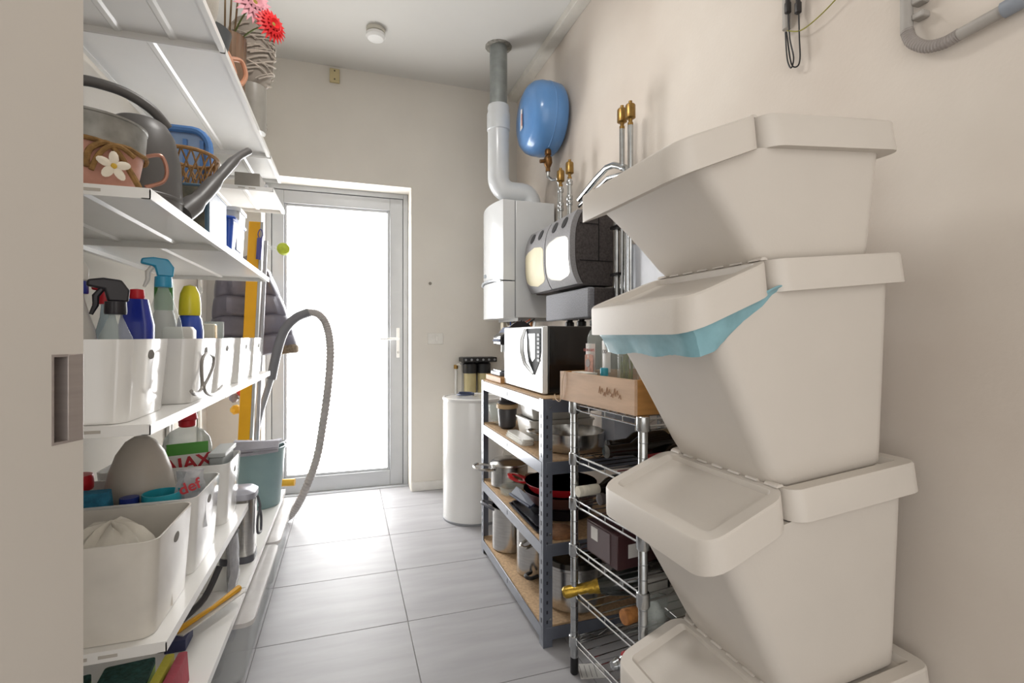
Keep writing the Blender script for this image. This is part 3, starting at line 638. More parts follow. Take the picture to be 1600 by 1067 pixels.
for k, xx in enumerate((fx0 + .065, fx0 + .165)):
    O('bowl_collar', G().lathe([(.05, zt - .115), (.052, zt - .11), (.052, zt - .05), (.04, zt - .036)], (xx, 3.48, 0), seg=22), darkplastic, t)
    O('filter_bowl', G().lathe([(.035, zb - .02), (.044, zb - .005), (.045, zt - .112)], (xx, 3.48, 0), seg=22), M('amber_filter_bowl', '#b9ac7e', .25, coat=.4), t)
O('inlet_pipe', G().tube([(fx0 - .03, 3.52, .10), (fx0 - .03, 3.52, zt - .06), (fx0, 3.50, zt - .05)], .010, 10), M('white_pipe', '#d7d6d2', .4), t)
O('brass_fitting', G().lathe([(.014, zt - .085), (.016, zt - .08), (.016, zt - .06), (.012, zt - .055)], (fx0 - .03, 3.52, 0), seg=12), brass, t)
O('wall_bracket', G().box(fx0 + .02, fx1 - .02, 3.54, YB, zb - .1, zt), M('bracket_grey', '#b5b3ae', .6), t)

# ================================================================ CHROME WIRE RACK
A_, B_ = Vector((.705, 1.475, 0)), Vector((.742, 1.135, 0))
ed = (B_ - A_).normalized(); dd = Vector((-ed.y, ed.x, 0)) * 1.0
if dd.x < 0: dd = -dd
DEP = .36; A2, B2 = A_ + dd * DEP, B_ + dd * DEP
WL = (.872, .705, .560, .408, .262, .108)
wr = T('wire_rack', 'narrow chrome wire rack beside the grey metal rack', 'wire rack', (A_ + B2) / 2)
for p in (A_, B_, A2, B2):
    po = O('post', G().lathe([(.0125, .03), (.0125, .885), (.011, .888), (.001, .888)], p, seg=18), chrome, wr)
    for k in range(20): O('groove', G().lathe([(.0127, -.001), (.0127, .001)], p + Vector((0, 0, .10 + .04 * k)), seg=18), M('groove_grey', '#8a8d8f', .4, .6), po)
    O('foot', G().lathe([(.011, 0), (.0135, .004), (.0135, .05), (.0125, .055)], p, seg=16), darkplastic, wr)
    for z in WL: O('collar', G().lathe([(.0165, z - .022), (.0185, z - .018), (.0175, z + .016), (.0155, z + .018)], p, seg=18), chrome, wr)
wirem = M('chrome_wire', '#d2d4d5', .18, 1, var=.02)
for z in WL:
    g = G(); up_ = Vector((0, 0, z))
    for p, q in ((A_, B_), (A2, B2), (A_, A2), (B_, B2)):
        for dz in (.008, -.010): g.tube([p + up_ + Vector((0, 0, dz)), q + up_ + Vector((0, 0, dz))], .003, 6)
        if p is A_ and q is B_:
            for k in (2, 4, 6): g.tube([p + (q - p) * (k / 8) + up_ + Vector((0, 0, dz)) for dz in (.008, -.010)], .002, 5)
            continue
        n = 8; zz = [p + (q - p) * (k / n) + up_ + Vector((0, 0, .008 if k % 2 else -.010)) for k in range(n + 1)]; g.tube(zz, .0016, 5)
    sh_ = O('wire_shelf', g, wirem, wr)
    for k in range(1, 9):
        q = k / 9; O('cross_wire', G().tube([A_ + (B_ - A_) * q + up_ + Vector((0, 0, .011)), A2 + (B2 - A2) * q + up_ + Vector((0, 0, .011))], .0019, 5), wirem, sh_)
ZS = [z + .0145 for z in WL]
def wp(e, d, z): return A_ + ed * e + dd * d + Vector((0, 0, z))        # e along the front (from far post), d into the rack

# wooden wine crate on top
wood = M('pale_crate_pine', '#cbaa8d', .6, var=.10, scale=4, bump=.06, stretch=(12, 1, 12)); wood2 = M('crate_end_grain', '#b07f45', .6, var=.12, scale=6, stretch=(1, 14, 14))
cz0, cz1 = .8905, .985
ct = T('wine_crate', 'open pale wooden wine crate on top of the wire rack', 'crate', wp(.15, .15, cz0))
def wbox(e0, e1, d0, d1, z0, z1):
    g = G(); g.loft([[wp(e0, d0, z0), wp(e1, d0, z0), wp(e1, d1, z0), wp(e0, d1, z0)], [wp(e0, d0, z1), wp(e1, d0, z1), wp(e1, d1, z1), wp(e0, d1, z1)]]); return g
CE0, CE1, CD0, CD1 = -.055, .335, -.022, .30
O('front_plank', wbox(CE0, CE1, CD0, CD0 + .010, cz0, cz1), wood, ct, bev=.001)
O('back_plank', wbox(CE0, CE1, CD1 - .010, CD1, cz0, cz1), wood, ct, bev=.001)
O('end_plank', wbox(CE1 - .012, CE1, CD0 + .010, CD1 - .010, cz0, cz1), wood2, ct, bev=.001)
O('end_plank', wbox(CE0, CE0 + .012, CD0 + .010, CD1 - .010, cz0, cz1), wood2, ct, bev=.001)
O('bottom_plank', wbox(CE0 + .012, CE1 - .012, CD0 + .010, CD1 - .010, cz0, cz0 + .006), wood, ct)
g = G(); random.seed(5)
for k in range(9):
    e = .17 + .012 * k; z = .935 + .006 * math.sin(k * 2.1); g.tube([wp(e, CD0 - .0006, z), wp(e + .006, CD0 - .0006, z + .010 * (1 if k % 3 else 2)), wp(e + .010, CD0 - .0006, z - .002)], .0008, 4)
O('burnt_mark', g, M('burnt_brown', '#a17c63', .7), ct)
O('paper_note', wbox(.0, .09, CD0 + .012, CD0 + .05, cz1 - .004, cz1 + .002), M('note_paper', '#dcd8cf', .7), ct)
O('string_loop', G().tube([wp(-.02, CD0 - .002, cz1 + .002), wp(-.03, CD0 - .006, .95), wp(-.035, CD0 - .004, .91), wp(-.05, CD0 - .004, .885), wp(-.075, CD0 - .004, .888), wp(-.085, CD0 - .004, .905)], .0016, 5, sub=5), M('pale_string', '#c9b59c', .8), ct)
CB = cz0 + .0068
def bottle(name, label, e, d, z0, prof, m, parts=(), seg=24, cat='bottle', sx=1, sy=1):
    c = wp(e, d, z0); t = T(name, label, cat, c)
    O('glass_body', G().lathe(prof, c, seg=seg, sx=sx, sy=sy), m, t)
    return t, c
# gin bottle with a pale label
t, c = bottle('gin_bottle', 'clear gin bottle with red-lettered pale label in the crate', .0, .095, CB, [(.036, 0), (.038, .01), (.038, .20), (.03, .22), (.016, .238), (.014, .265), (.001, .266)], cleargl, sx=1.05, sy=.8)
fr = -dd; s_ = ed                                     # label faces the room
cc = c + fr * .033
def lblquad(cen, w, h, z0, m, nm, par, off=0, bulge=.004):
    g = G(); n = 6; a = [cen + s_ * (w * (k / n - .5)) + fr * (bulge * (1 - (2 * k / n - 1) ** 2) + off) for k in range(n + 1)]
    g.loft([[p + Vector((0, 0, z0)) for p in a] + [p + Vector((0, 0, z0)) - fr * .001 for p in a[::-1]], [p + Vector((0, 0, z0 + h)) for p in a] + [p + Vector((0, 0, z0 + h)) - fr * .001 for p in a[::-1]]])
    return O(nm, g, m, par)
lblquad(cc, .054, .105, .075, M('pale_pink_label', '#d9cfc9', .5), 'label', t)
O('label_text', text_geo("GORDON'S", .0125, frame(cc + fr * .0056 + Vector((0, 0, .158)), s_, (0, 0, 1))), M('label_red', '#b04a3c', .5), t)
O('label_band', G().prism([cc + fr * .0052 + s_ * x + Vector((0, 0, z)) for x, z in ((-.024, .08), (.024, .08), (.024, .142), (.0, .146), (-.024, .142))], fr * .0008), M('label_salmon', '#c58a72', .6, var=.2, scale=80), t)
O('label_seal', G().lathe([(.014, 0), (.013, .001), (.001, .001)], cc + fr * .006 + Vector((0, 0, .115)) - s_ * .006, fr, 20), M('label_seal_grey', '#8c817d', .5), t)
# frosted cylinder glass, greens jar, small bottle
t, c = bottle('frosted_jar', 'tall jar with pale round label in the crate', .078, .10, CB, [(.032, 0), (.034, .006), (.034, .20), (.030, .206), (.030, .19)], cleargl)
lblquad(c + fr * .030, 0.046, .10, .09, M('round_pale_label', '#d5d3cf', .4), 'label', t, bulge=.006)
O('label_text', text_geo('CO', .016, frame(c + fr * .0368 + Vector((0, 0, .155)), s_, (0, 0, 1))), M('label_dark', '#55504e', .5), t)
t, c = bottle('herb_jar', 'glass jar of green and yellow sprigs in the crate', .150, .10, CB, [(.030, 0), (.033, .006), (.033, .185), (.03, .19)], cleargl)
gr = M('sprig_green', '#7d8a2f', .6, var=.3, scale=60)
random.seed(11)
for k in range(16):
    a = random.random() * 6.28; r = .022 * random.random() ** .5; b0 = c + Vector((r * math.cos(a), r * math.sin(a), .004))
    pts = [b0, b0 + Vector((random.uniform(-.004, .004), random.uniform(-.004, .004), .06)), b0 + Vector((random.uniform(-.006, .006), random.uniform(-.006, .006), random.uniform(.11, .17)))]
    O('sprig', G().tube(pts, [.0045, .0035, .0015], 5), gr, t)
t, c = bottle('small_clear_bottle', 'small clear bottle with turquoise cap in the crate', .110, .040, CB, [(.020, 0), (.022, .006), (.022, .06), (.012, .078), (.010, .083)], cleargl)
O('cap', G().lathe([(.0125, .082), (.0125, .104), (.011, .106), (.001, .106)], c, seg=16), M('turquoise_cap', '#3e9fb4', .35), t)
t = T('glass_bowl', 'clear glass bowl near the turquoise-capped bottle in the crate', 'bowl', wp(.04, .03, CB))
O('bowl', G().lathe([(.016, 0), (.03, .02), (.038, .07), (.036, .07), (.028, .022), (.001, .006)], wp(.040, .030, CB), seg=22, sx=.9, sy=.6), cleargl, t)

# ---- bottles and boxes on the wire shelves (necks towards the room)
dg_ = M('dark_wine_glass', '#15110f', .12, coat=.6); WB = [(.001, 0), (.03, .001), (.037, .008), (.037, .17), (.030, .195), (.0145, .225), (.0135, .285), (.0155, .288), (.0155, .30), (.001, .301)]
def lying(label, e, d0, z, prof=WB, m=dg_, skew=0, name='wine_bottle', tilt=0):
    R = max(r for r, _ in prof); c = wp(e, d0, z + R); ax = (-dd * math.cos(tilt) + Vector((0, 0, math.sin(tilt))) + ed * skew).normalized()
    t = T(name, label, 'bottle', c - Vector((0, 0, R)))
    O('glass_body', G().lathe(prof, c, ax, 24), m, t); return t, c, ax
t, c, ax = lying('dark magnum bottle with cream label lying on the second wire shelf', .20, .345, ZS[1], [(.001, 0), (.04, .001), (.048, .01), (.048, .19), (.040, .225), (.018, .27), (.016, .345), (.019, .348), (.019, .362), (.001, .363)])
g = G(); lp = []
sd = ax.cross(Vector((0, 0, 1))).normalized()
for z in (.03, .155): lp.append([c + ax * z + (sd * math.sin(a) + Vector((0, 0, 1)) * math.cos(a)) * r for a, r in [(q, .0486) for q in [-.6 + 1.5 * k / 8 for k in range(9)]] + [(q, .0476) for q in [.9 - 1.5 * k / 8 for k in range(9)]]])
O('label', g.loft(lp), M('cream_label', '#c9b387', .5, var=.3, scale=40), t)
t, c, ax = lying('wine bottle with red foil neck on the second wire shelf', .285, .345, ZS[1]); O('foil', G().lathe([(.0148, .22), (.0142, .285), (.0162, .288), (.0162, .302), (.001, .303)], c, ax, 18), M('red_foil', '#b01f2b', .3, .3), t)
t, c, ax = lying('dark bottle near the far post on the second wire shelf', .085, .37, ZS[1])
t, c, ax = lying('wine bottle with ribbed white cap on the third wire shelf', .055, .29, ZS[2]); O('ribbed_cap', G().lathe([(.0155, .235), (.0165, .24), (.0165, .268), (.0158, .27), (.0165, .272), (.0165, .280), (.0158, .282), (.0165, .284), (.0165, .296), (.0158, .298), (.0165, .30), (.0165, .312), (.001, .313)], c, ax, 20), M('cream_cap', '#d8d2c2', .4), t)
t, c, ax = lying('open dark bottle neck beside the white-capped one', .145, .30, ZS[2]); O('lip', G().lathe([(.0165, .287), (.0175, .29), (.0175, .302), (.010, .303)], c, ax, 18), M('lip_grey', '#4b4544', .2), t)
t, c, ax = lying('bottle with crumpled red and white foil on the third wire shelf', .245, .31, ZS[2]); O('foil', G().lathe([(.0150, .20), (.019, .23), (.016, .25), (.020, .28), (.016, .305), (.001, .306)], c, ax, 9), M('red_brown_foil', '#8c2a30', .3, .3, var=.3, scale=80), t)
# dark brown carton
t = T('coffee_carton', 'dark brown carton with white stickers on the fourth wire shelf', 'carton', wp(.15, .12, ZS[3]))
cb = M('dark_brown_card', '#43282a', .35, coat=.3)
O('carton', wbox(.055, .215, .012, .22, ZS[3], ZS[3] + .10), cb, t, bev=.002)
O('flap_panel', wbox(.062, .180, .0095, .012, ZS[3] + .006, ZS[3] + .094), M('grey_brown_card', '#6d6163', .4), t)
O('sticker', wbox(.085, .12, .0080, .0095, ZS[3] + .05, ZS[3] + .088), M('sticker_white', '#d9d6d2', .5), t)
O('sticker', G().prism([wp(.2155, .05, ZS[3] + .03), wp(.2155, .085, ZS[3] + .03), wp(.2155, .085, ZS[3] + .07), wp(.2155, .05, ZS[3] + .07)], ed * .0008), M('sticker_white'), t)
t, c, ax = lying('dark bottle behind the brown carton on the fourth wire shelf', .29, .345, ZS[3])
# champagne bottle
CHP = [(.001, 0), (.035, .001), (.044, .01), (.044, .14), (.036, .19), (.019, .245), (.015, .31), (.017, .313), (.017, .325), (.001, .326)]
tip, bs = Vector((.668, 1.487, .262)), Vector((.95, 1.365, .337)); ax = (tip - bs).normalized(); c = tip - ax * .348
t = T('wine_bottle', 'champagne bottle with gold foil neck sticking out of the wire rack', 'bottle', c - Vector((0, 0, .045)))
O('glass_body', G().lathe(CHP, c, ax, 24), M('dark_green_glass', '#1c211c', .12, coat=.6), t)
O('gold_foil', G().lathe([(.0275, .208), (.0262, .22), (.0195, .25), (.0165, .30), (.0185, .312), (.0195, .325), (.0185, .340), (.012, .347), (.001, .348)], c, ax, 22), M('gold_foil', '#bd9a3c', .28, .75, var=.2, scale=60, bump=.3, bscale=120), t)
t, c, ax = lying('bottle with cork stopper lying on the fifth wire shelf', .255, .235, ZS[4], [(.001, 0), (.03, .001), (.036, .01), (.036, .11), (.026, .14), (.016, .155), (.014, .18), (.001, .181)], cleargl)
O('cork', G().lathe([(.017, .178), (.019, .185), (.022, .225), (.020, .232), (.001, .233)], c, ax, 16), M('cork_tan', '#b0743c', .7, var=.25, scale=60), t)
one('paper_sleeve', 'creased white paper carton on the fifth wire shelf', 'carton', wbox(.178, .215, .12, .20, ZS[4], ZS[4] + .10), M('creased_paper', '#c5c2bb', .6, var=.1, scale=20), wp(.19, .18, ZS[4]), bev=.003)
t = T('wine_glass', 'upturned clear glass standing on the fifth wire shelf', 'glass', wp(.30, .09, ZS[4]))
O('glass_bowl', G().lathe([(.026, 0), (.031, .03), (.029, .07), (.012, .095), (.006, .10)], wp(.314, .06, ZS[4]), seg=22), cleargl, t)
# bottom shelf
t, c, ax = lying('bottle with red and silver neck on the bottom wire shelf', .22, .30, ZS[5]); O('red_collar', G().lathe([(.020, .235), (.026, .24), (.026, .262), (.018, .268)], c, ax, 14), M('bright_red', '#c0202a', .35), t); O('silver_neck', G().lathe([(.016, .268), (.018, .275), (.013, .283), (.018, .292), (.012, .31), (.001, .311)], c, ax, 14), chrome, t)
t = T('price_card', 'white printed card lying on the floor under the wire rack', 'card', at_z(925, 1050, .001))
q = at_z(925, 1050, 0); O('card', G().loft([[q + Vector(a) for a in ((-.03, .05, .0005), (.05, .03, .0005), (.03, -.04, .0005), (-.05, -.02, .0005))], [q + Vector(a) for a in ((-.03, .05, .0015), (.05, .03, .0015), (.03, -.04, .0015), (-.05, -.02, .0015))]]), M('card_white', '#d8d6d2', .6), t)
for k in range(4): O('printed_line', G().loft([[q + Vector((-.028 + .016 * k, .040 - .004 * k, .0016)), q + Vector((-.026 + .016 * k, .040 - .004 * k, .0016)), q + Vector((-.042 + .016 * k, -.016 - .004 * k, .0016)), q + Vector((-.044 + .016 * k, -.016 - .004 * k, .0016))], [q + Vector((-.028 + .016 * k, .040 - .004 * k, .0018)), q + Vector((-.026 + .016 * k, .040 - .004 * k, .0018)), q + Vector((-.042 + .016 * k, -.016 - .004 * k, .0018)), q + Vector((-.044 + .016 * k, -.016 - .004 * k, .0018))]]), M('print_grey', '#7c7a78', .6), t)
# ================================================================ WHITE METAL SHELVING ON THE LEFT
XB = -.825
def board(unit, y0, y1, zt, xf, xb=XB + .006, ribs=2, fl=.022):
    if y1 - y0 > .9: ribs = 1
    g = G().box(xb, xf, y0, y1, zt - .003, zt)
    for a in ((xf - .002, xf, y0, y1), (xb, xb + .002, y0, y1), (xb, xf, y0, y0 + .002), (xb, xf, y1 - .002, y1)): g.box(a[0], a[1], a[2], a[3], zt - fl, zt - .003)
    for a in ((xf - .016, xf - .002, y0, y1), (xb + .002, xb + .016, y0, y1)): g.box(a[0], a[1], a[2], a[3], zt - fl, zt - fl + .0015)
    b = O('shelf_board', g, white_metal, unit)
    w_ = xf - xb
    for k in range(ribs):
        x = xb + w_ * (k + 1) / (ribs + 1)
        O('stiffening_rib', G().prism([(x - .014, y0 + .004, zt - .003), (x - .007, y0 + .004, zt - .009), (x + .007, y0 + .004, zt - .009), (x + .014, y0 + .004, zt - .003)], (0, y1 - y0 - .008, 0)), white_metal, b)
    for k in range(2):
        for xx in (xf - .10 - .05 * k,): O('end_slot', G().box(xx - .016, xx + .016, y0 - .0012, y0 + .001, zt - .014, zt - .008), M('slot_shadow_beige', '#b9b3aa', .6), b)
    return b
def unit(label, y0, y1, boards, zt):
    u = T('shelving_unit', label, 'shelves', (-.6, (y0 + y1) / 2, 0), group='white metal shelving')
    for y in (y0 + .012, y1 - .012):
        O('upright', G().box(XB - .010, XB + .004, y - .012, y + .012, 0, zt), white_metal, u, bev=.001)
    for b in boards: board(u, *b)
    return u
L1, L2, L3, L4, L5 = 2.052, 1.402, .922, .475, .24
uA = unit('nearest white metal shelving unit on the left wall', 1.19, 1.84, [(1.19, 1.84, L1, -.38), (1.19, 1.84, L2, -.38), (1.19, 1.84, L3, -.38), (1.19, 2.08, L4, -.352), (1.19, 1.90, L5, -.33)], 2.06)
uB = unit('middle white metal shelving unit on the left wall', 1.845, 2.84, [(1.845, 2.84, L1, -.38), (1.845, 2.80, L2, -.38), (1.845, 2.84, L3, -.38), (1.905, 3.06, L5, -.33)], 2.06)
uC = unit('short white metal shelving unit at the far left corner', 2.86, 3.38, [(2.86, 3.30, L1, -.38), (2.88, 3.38, 1.885, -.37)], 2.06)
O('shelf_clip', G().box(-.3805, -.376, 1.80, 1.88, L3 - .022, L3 + .001), clearp, uB)

# ---- white boxes with oval grip holes
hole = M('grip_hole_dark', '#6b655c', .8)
def kbox(label, xf, y0, y1, z0, h, xb=-.74, m=white_gloss, tp=.012):
    z0 += .0008
    t = T('storage_box', label, 'box', ((xf + xb) / 2, (y0 + y1) / 2, z0), group='white boxes on the shelves')
    r = .028
    g = G().loft([rrect(xb + tp, xf - tp, y0 + tp, y1 - tp, z0, r), rrect(xb, xf, y0, y1, z0 + h, r), rrect(xb + .004, xf - .004, y0 + .004, y1 - .004, z0 + h, r - .003), rrect(xb + tp + .004, xf - tp - .004, y0 + tp + .004, y1 - tp - .004, z0 + .004, r - .003)])
    O('box_body', g, m, t)
    yc, zc = (y0 + y1) / 2, z0 + h * .80; xx = xf - tp * (1 - .80)
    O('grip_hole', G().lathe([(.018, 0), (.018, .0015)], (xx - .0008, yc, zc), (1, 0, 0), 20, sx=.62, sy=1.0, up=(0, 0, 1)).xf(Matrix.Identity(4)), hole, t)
    return t
k1 = kbox('nearest white box on the middle shelf, holding spray bottles', -.42, 1.197, 1.457, L3, .172)
k2 = kbox('white box with a wire hook on the middle shelf', -.386, 1.506, 1.782, L3, .172)
k3 = kbox('third white box from the near end of the middle shelf', -.392, 1.80, 2.085, L3, .172)
k4 = kbox('fourth white box from the near end of the middle shelf', -.388, 2.115, 2.405, L3, .172)
k5 = kbox('farthest white box on the middle shelf', -.388, 2.412, 2.70, L3, .172)
boxg = M('warm_white_box', '#d9d4cb', .3, coat=.3)
k6 = kbox('nearest white box on the lower shelf, with white cloth inside', -.372, 1.20, 1.465, L4, .203, m=boxg)
k7 = kbox('middle white box on the lower shelf, full of cleaning things', -.372, 1.485, 1.755, L4, .203)
k8 = kbox('farthest white box on the lower shelf', -.372, 1.85, 2.07, L4, .203)
# S-shaped wire hook hanging from the second box
hm = M('grey_wire_hook', '#98948f', .4, .4)
one('wire_hook', 'bent grey wire hook hanging on the front of a white box', 'hook', G().tube([at_x(u, v, -.372) for u, v in ((299, 611), (304, 616), (312, 612), (316, 602), (315, 580), (316, 562), (322, 553), (329, 553), (334, 560), (332, 575), (325, 592), (319, 604), (322, 613), (331, 617), (340, 612), (347, 603))], .0046, 8, sub=4), hm, at_x(325, 610, -.37))

# ---- spray bottles and cleaners in the near box on the middle shelf
bz = L3 + .006
def spray(label, x, y, ztop, mb, mh, mt=None, r=.038, sx=1.0, sy=.8, neck=.013, ang=0, liquid=None, mc=None, hs=1):
    t = T('spray_bottle', label, 'spray bottle', (x, y, bz)); H = ztop - bz; hb = H - .085
    O('bottle_body', G().lathe([(r * .92, 0), (r, .006), (r, hb * .55), (r * .86, hb * .72), (r * .5, hb * .9), (neck, hb), (neck, hb + .012)], (x, y, bz), seg=24, sx=sx, sy=sy), mb, t)
    if liquid: O('liquid', G().lathe([(r * .86, .004), (r * .92, .01), (r * .92, hb * .35), (.001, hb * .35)], (x, y, bz), seg=20, sx=sx, sy=sy), liquid, t)
    O('collar', G().lathe([(neck * 1.5, hb + .006), (neck * 1.6, hb + .01), (neck * 1.5, hb + .034), (neck, hb + .036)], (x, y, bz), seg=16), mc or mt or mh, t)
    ca, sa = math.cos(ang), math.sin(ang)
    def q(a, z): return Vector((x + a * hs * ca, y + a * hs * sa, bz + hb + (z - hb) * hs))
    w = Vector((-sa, ca, 0)) * .011 * hs
    pr = [(-.022, hb + .034), (-.024, hb + .060), (-.010, hb + .082), (.022, hb + .085), (.048, hb + .080), (.050, hb + .066), (.020, hb + .060), (.014, hb + .034)]
    g = G().prism([q(a, z) - w for a, z in pr], w * 2); O('spray_head', g, mh, t, bev=.004)
    O('trigger', G().tube([q(.024, hb + .060), q(.034, hb + .045), q(.034, hb + .025), q(.042, hb + .005)], [.006, .007, .006, .004], 8), mt or mh, t)
    return t
blackp = M('black_trigger', '#26242a', .3); cyan = M('cyan_trigger', '#2f9cc4', .3, coat=.3); redp = M('red_trigger', '#c3222e', .35); whitep = M('white_trigger', '#dcdad5', .35)
bluep = M('deep_blue_plastic', '#20329b', .3, coat=.3)
spray('white spray bottle with blue collar, leftmost in the near box', -.572, 1.355, 1.275, M('white_bottle', '#d6d4ce', .35), whitep, bluep, ang=2.6)
spray('clear spray bottle with black trigger in the near box', -.485, 1.315, 1.228, cleargl, blackp, r=.043, ang=3.6, liquid=M('water_liquid', '#c6d2da', .1, alpha=.35))
spray('bluish spray bottle with red trigger in the near box', -.535, 1.408, 1.255, M('light_blue_clear', '#b9d0dc', .1, alpha=.5), redp, r=.03, ang=3.4, hs=.6)
t = T('cleaner_bottle', 'flat deep blue bottle with red cap in the near box', 'bottle', (-.479, 1.415, bz))
O('bottle_body', G().loft([rrect(-.512, -.447, 1.395, 1.435, bz, .014), rrect(-.514, -.445, 1.393, 1.437, bz + .2, .016), rrect(-.502, -.457, 1.400, 1.430, bz + .262, .012)]), bluep, t)
O('cap', G().lathe([(.014, .262), (.016, .266), (.014, .285), (.001, .287)], (-.479, 1.415, bz), seg=14), redp, t)
spray('clear spray bottle with white and cyan trigger', -.470, 1.565, 1.312, cleargl, cyan, whitep, mc=cyan, r=.047, ang=3.5, liquid=M('amber_liquid', '#d2c08a', .1, alpha=.4))
t = T('cleaner_bottle', 'white bottle with green and red cap in the second box', 'bottle', (-.517, 1.726, bz))
O('bottle_body', G().lathe([(.03, 0), (.033, .01), (.033, .20), (.026, .24), (.022, .25)], (-.517, 1.726, bz), seg=22), M('white_bottle'), t)
O('green_shroud', G().lathe([(.024, .25), (.025, .26), (.024, .33), (.018, .345), (.010, .348)], (-.517, 1.726, bz), seg=18), M('grass_green', '#3f8a3c', .35), t)
O('red_nozzle', G().lathe([(.014, .335), (.017, .345), (.017, .368), (.012, .378), (.001, .38)], (-.517, 1.726, bz), seg=16), redp, t)
t = T('cleaner_bottle', 'blue bottle with lemon yellow cap in the second box', 'bottle', (-.447, 1.715, bz))
O('bottle_body', G().lathe([(.036, 0), (.039, .008), (.039, .19), (.034, .225), (.028, .235)], (-.447, 1.715, bz), seg=24, sx=.9), M('royal_blue', '#2b4aa5', .3, coat=.3), t)
O('lemon_cap', G().lathe([(.030, .235), (.032, .24), (.031, .275), (.028, .30), (.018, .322), (.001, .328)], (-.447, 1.715, bz), seg=22, sx=.9), M('lemon_yellow', '#dcd02c', .3, coat=.2), t)
t = T('carton', 'white carton with a printed patch in the second box', 'carton', (-.43, 1.61, bz))
O('carton_body', G().loft([rrect(-.489, -.414, 1.612, 1.652, bz, .003), rrect(-.489, -.414, 1.612, 1.652, bz + .19, .003), rrect(-.482, -.421, 1.617, 1.647, bz + .20, .003)]), M('white_card', '#dad7d1', .5), t)
t = T('small_tin', 'small white and yellow pack standing in the third box', 'pack', (-.44, 1.90, bz))
O('pack_body', G().box(-.465, -.42, 1.885, 1.915, bz, bz + .215), M('pack_white', '#e2ded0', .5), t, bev=.003)
O('yellow_panel', G().box(-.4198, -.4185, 1.888, 1.912, bz + .15, bz + .21), M('pack_yellow', '#d9a92e', .5), t)
t = T('drinking_glass', 'clear drinking glass standing in the third box', 'glass', (-.447, 2.0, bz))
O('glass_wall', G().lathe([(.026, .0), (.029, .004), (.030, .225), (.028, .225), (.027, .01), (.001, .008)], (-.447, 2.0, bz), seg=24), cleargl, t)
# lower boxes: cloth, dome, bottles
bz4 = L4 + .007
def cloth(label, cx, cy, z, rx, ry, h, m, seed=1, n=22):
    random.seed(seed); ph = [random.random() * 6.28 for _ in range(6)]; g = G(); loops = []
    for k in range(8):
        f = k / 7; R = math.cos(f * math.pi / 2) ** .7
        loops.append([Vector((cx + rx * R * math.cos(a) * (1 + .10 * math.sin(3 * a + ph[0] + 2 * f) + .06 * math.sin(7 * a + ph[1])), cy + ry * R * math.sin(a) * (1 + .1 * math.sin(4 * a + ph[2])), z + h * math.sin(f * math.pi / 2) * (1 + .12 * math.sin(5 * a + ph[3]) * (1 - f) + .05 * math.sin(9 * a + ph[4])))) for a in [2 * math.pi * q / n for q in range(n)]])
    return one('cleaning_cloth', label, 'cloth', g.loft(loops), m, (cx, cy, z))
cloth('crumpled white cloth in the nearest lower box', -.50, 1.33, bz4, .105, .10, .20, M('white_cotton', '#d8d3c8', .9, var=.06, bump=.5, bscale=60), 4)
t = T('diffuser_dome', 'smooth grey dome-shaped device in the middle lower box', 'device', (-.552, 1.655, bz4))
O('dome', G().lathe([(.07, .130), (.082, .135), (.084, .155), (.082, .19), (.072, .245), (.056, .292), (.035, .325), (.015, .338), (.001, .34)], (-.552, 1.655, bz4), seg=40), M('warm_grey_plastic', '#b9b1a6', .35), t)
O('green_band', G().lathe([(.083, .118), (.086, .121), (.085, .130), (.083, .133)], (-.552, 1.655, bz4), seg=40), M('green_band', '#6d7d3c', .5), t)
O('base', G().lathe([(.075, 0), (.082, .01), (.083, .118)], (-.552, 1.655, bz4), seg=40), M('warm_grey_plastic'), t)
t = T('cleaner_jar', 'jar with red screw cap at the left of the middle lower box', 'jar', (-.68, 1.60, bz4))
O('jar_body', G().lathe([(.034, 0), (.037, .01), (.037, .20), (.034, .21)], (-.682, 1.615, bz4), seg=24), M('translucent_jar', '#cfcbc4', .25), t)
O('red_cap', G().lathe([(.034, .21), (.036, .214), (.036, .245), (.033, .25), (.001, .251)], (-.682, 1.615, bz4), seg=22), redp, t)
one('cleaning_sponge', 'blue sponge in the middle lower box', 'sponge', G().loft([rrect(-.66, -.575, 1.505, 1.545, bz4 + .002, .01), rrect(-.665, -.57, 1.50, 1.55, bz4 + .165, .015), rrect(-.66, -.575, 1.505, 1.545, bz4 + .225, .012)]), M('blue_sponge', '#2f7fa0', .8, var=.2, scale=80, bump=.6, bscale=160), (-.6, 1.525, bz4))
t = T('small_bottle', 'small bottle with dark blue cap in the middle lower box', 'bottle', (-.545, 1.535, bz4))
O('bottle_body', G().lathe([(.022, 0), (.024, .006), (.024, .16), (.014, .175)], (-.535, 1.53, bz4), seg=18), M('grey_bottle', '#b7b6b2', .3), t)
O('blue_cap', G().lathe([(.02, .174), (.021, .177), (.021, .203), (.001, .204)], (-.535, 1.53, bz4), seg=18), M('navy_cap', '#23337e', .35), t)
t = T('plastic_cup', 'turquoise plastic cup in the middle lower box', 'cup', (-.47, 1.54, bz4))
O('cup_wall', G().lathe([(.036, .0), (.04, .005), (.044, .205), (.042, .205), (.037, .01), (.001, .006)], (-.468, 1.545, bz4), seg=26), M('turquoise_plastic', '#2f9fb0', .3, coat=.3), t)
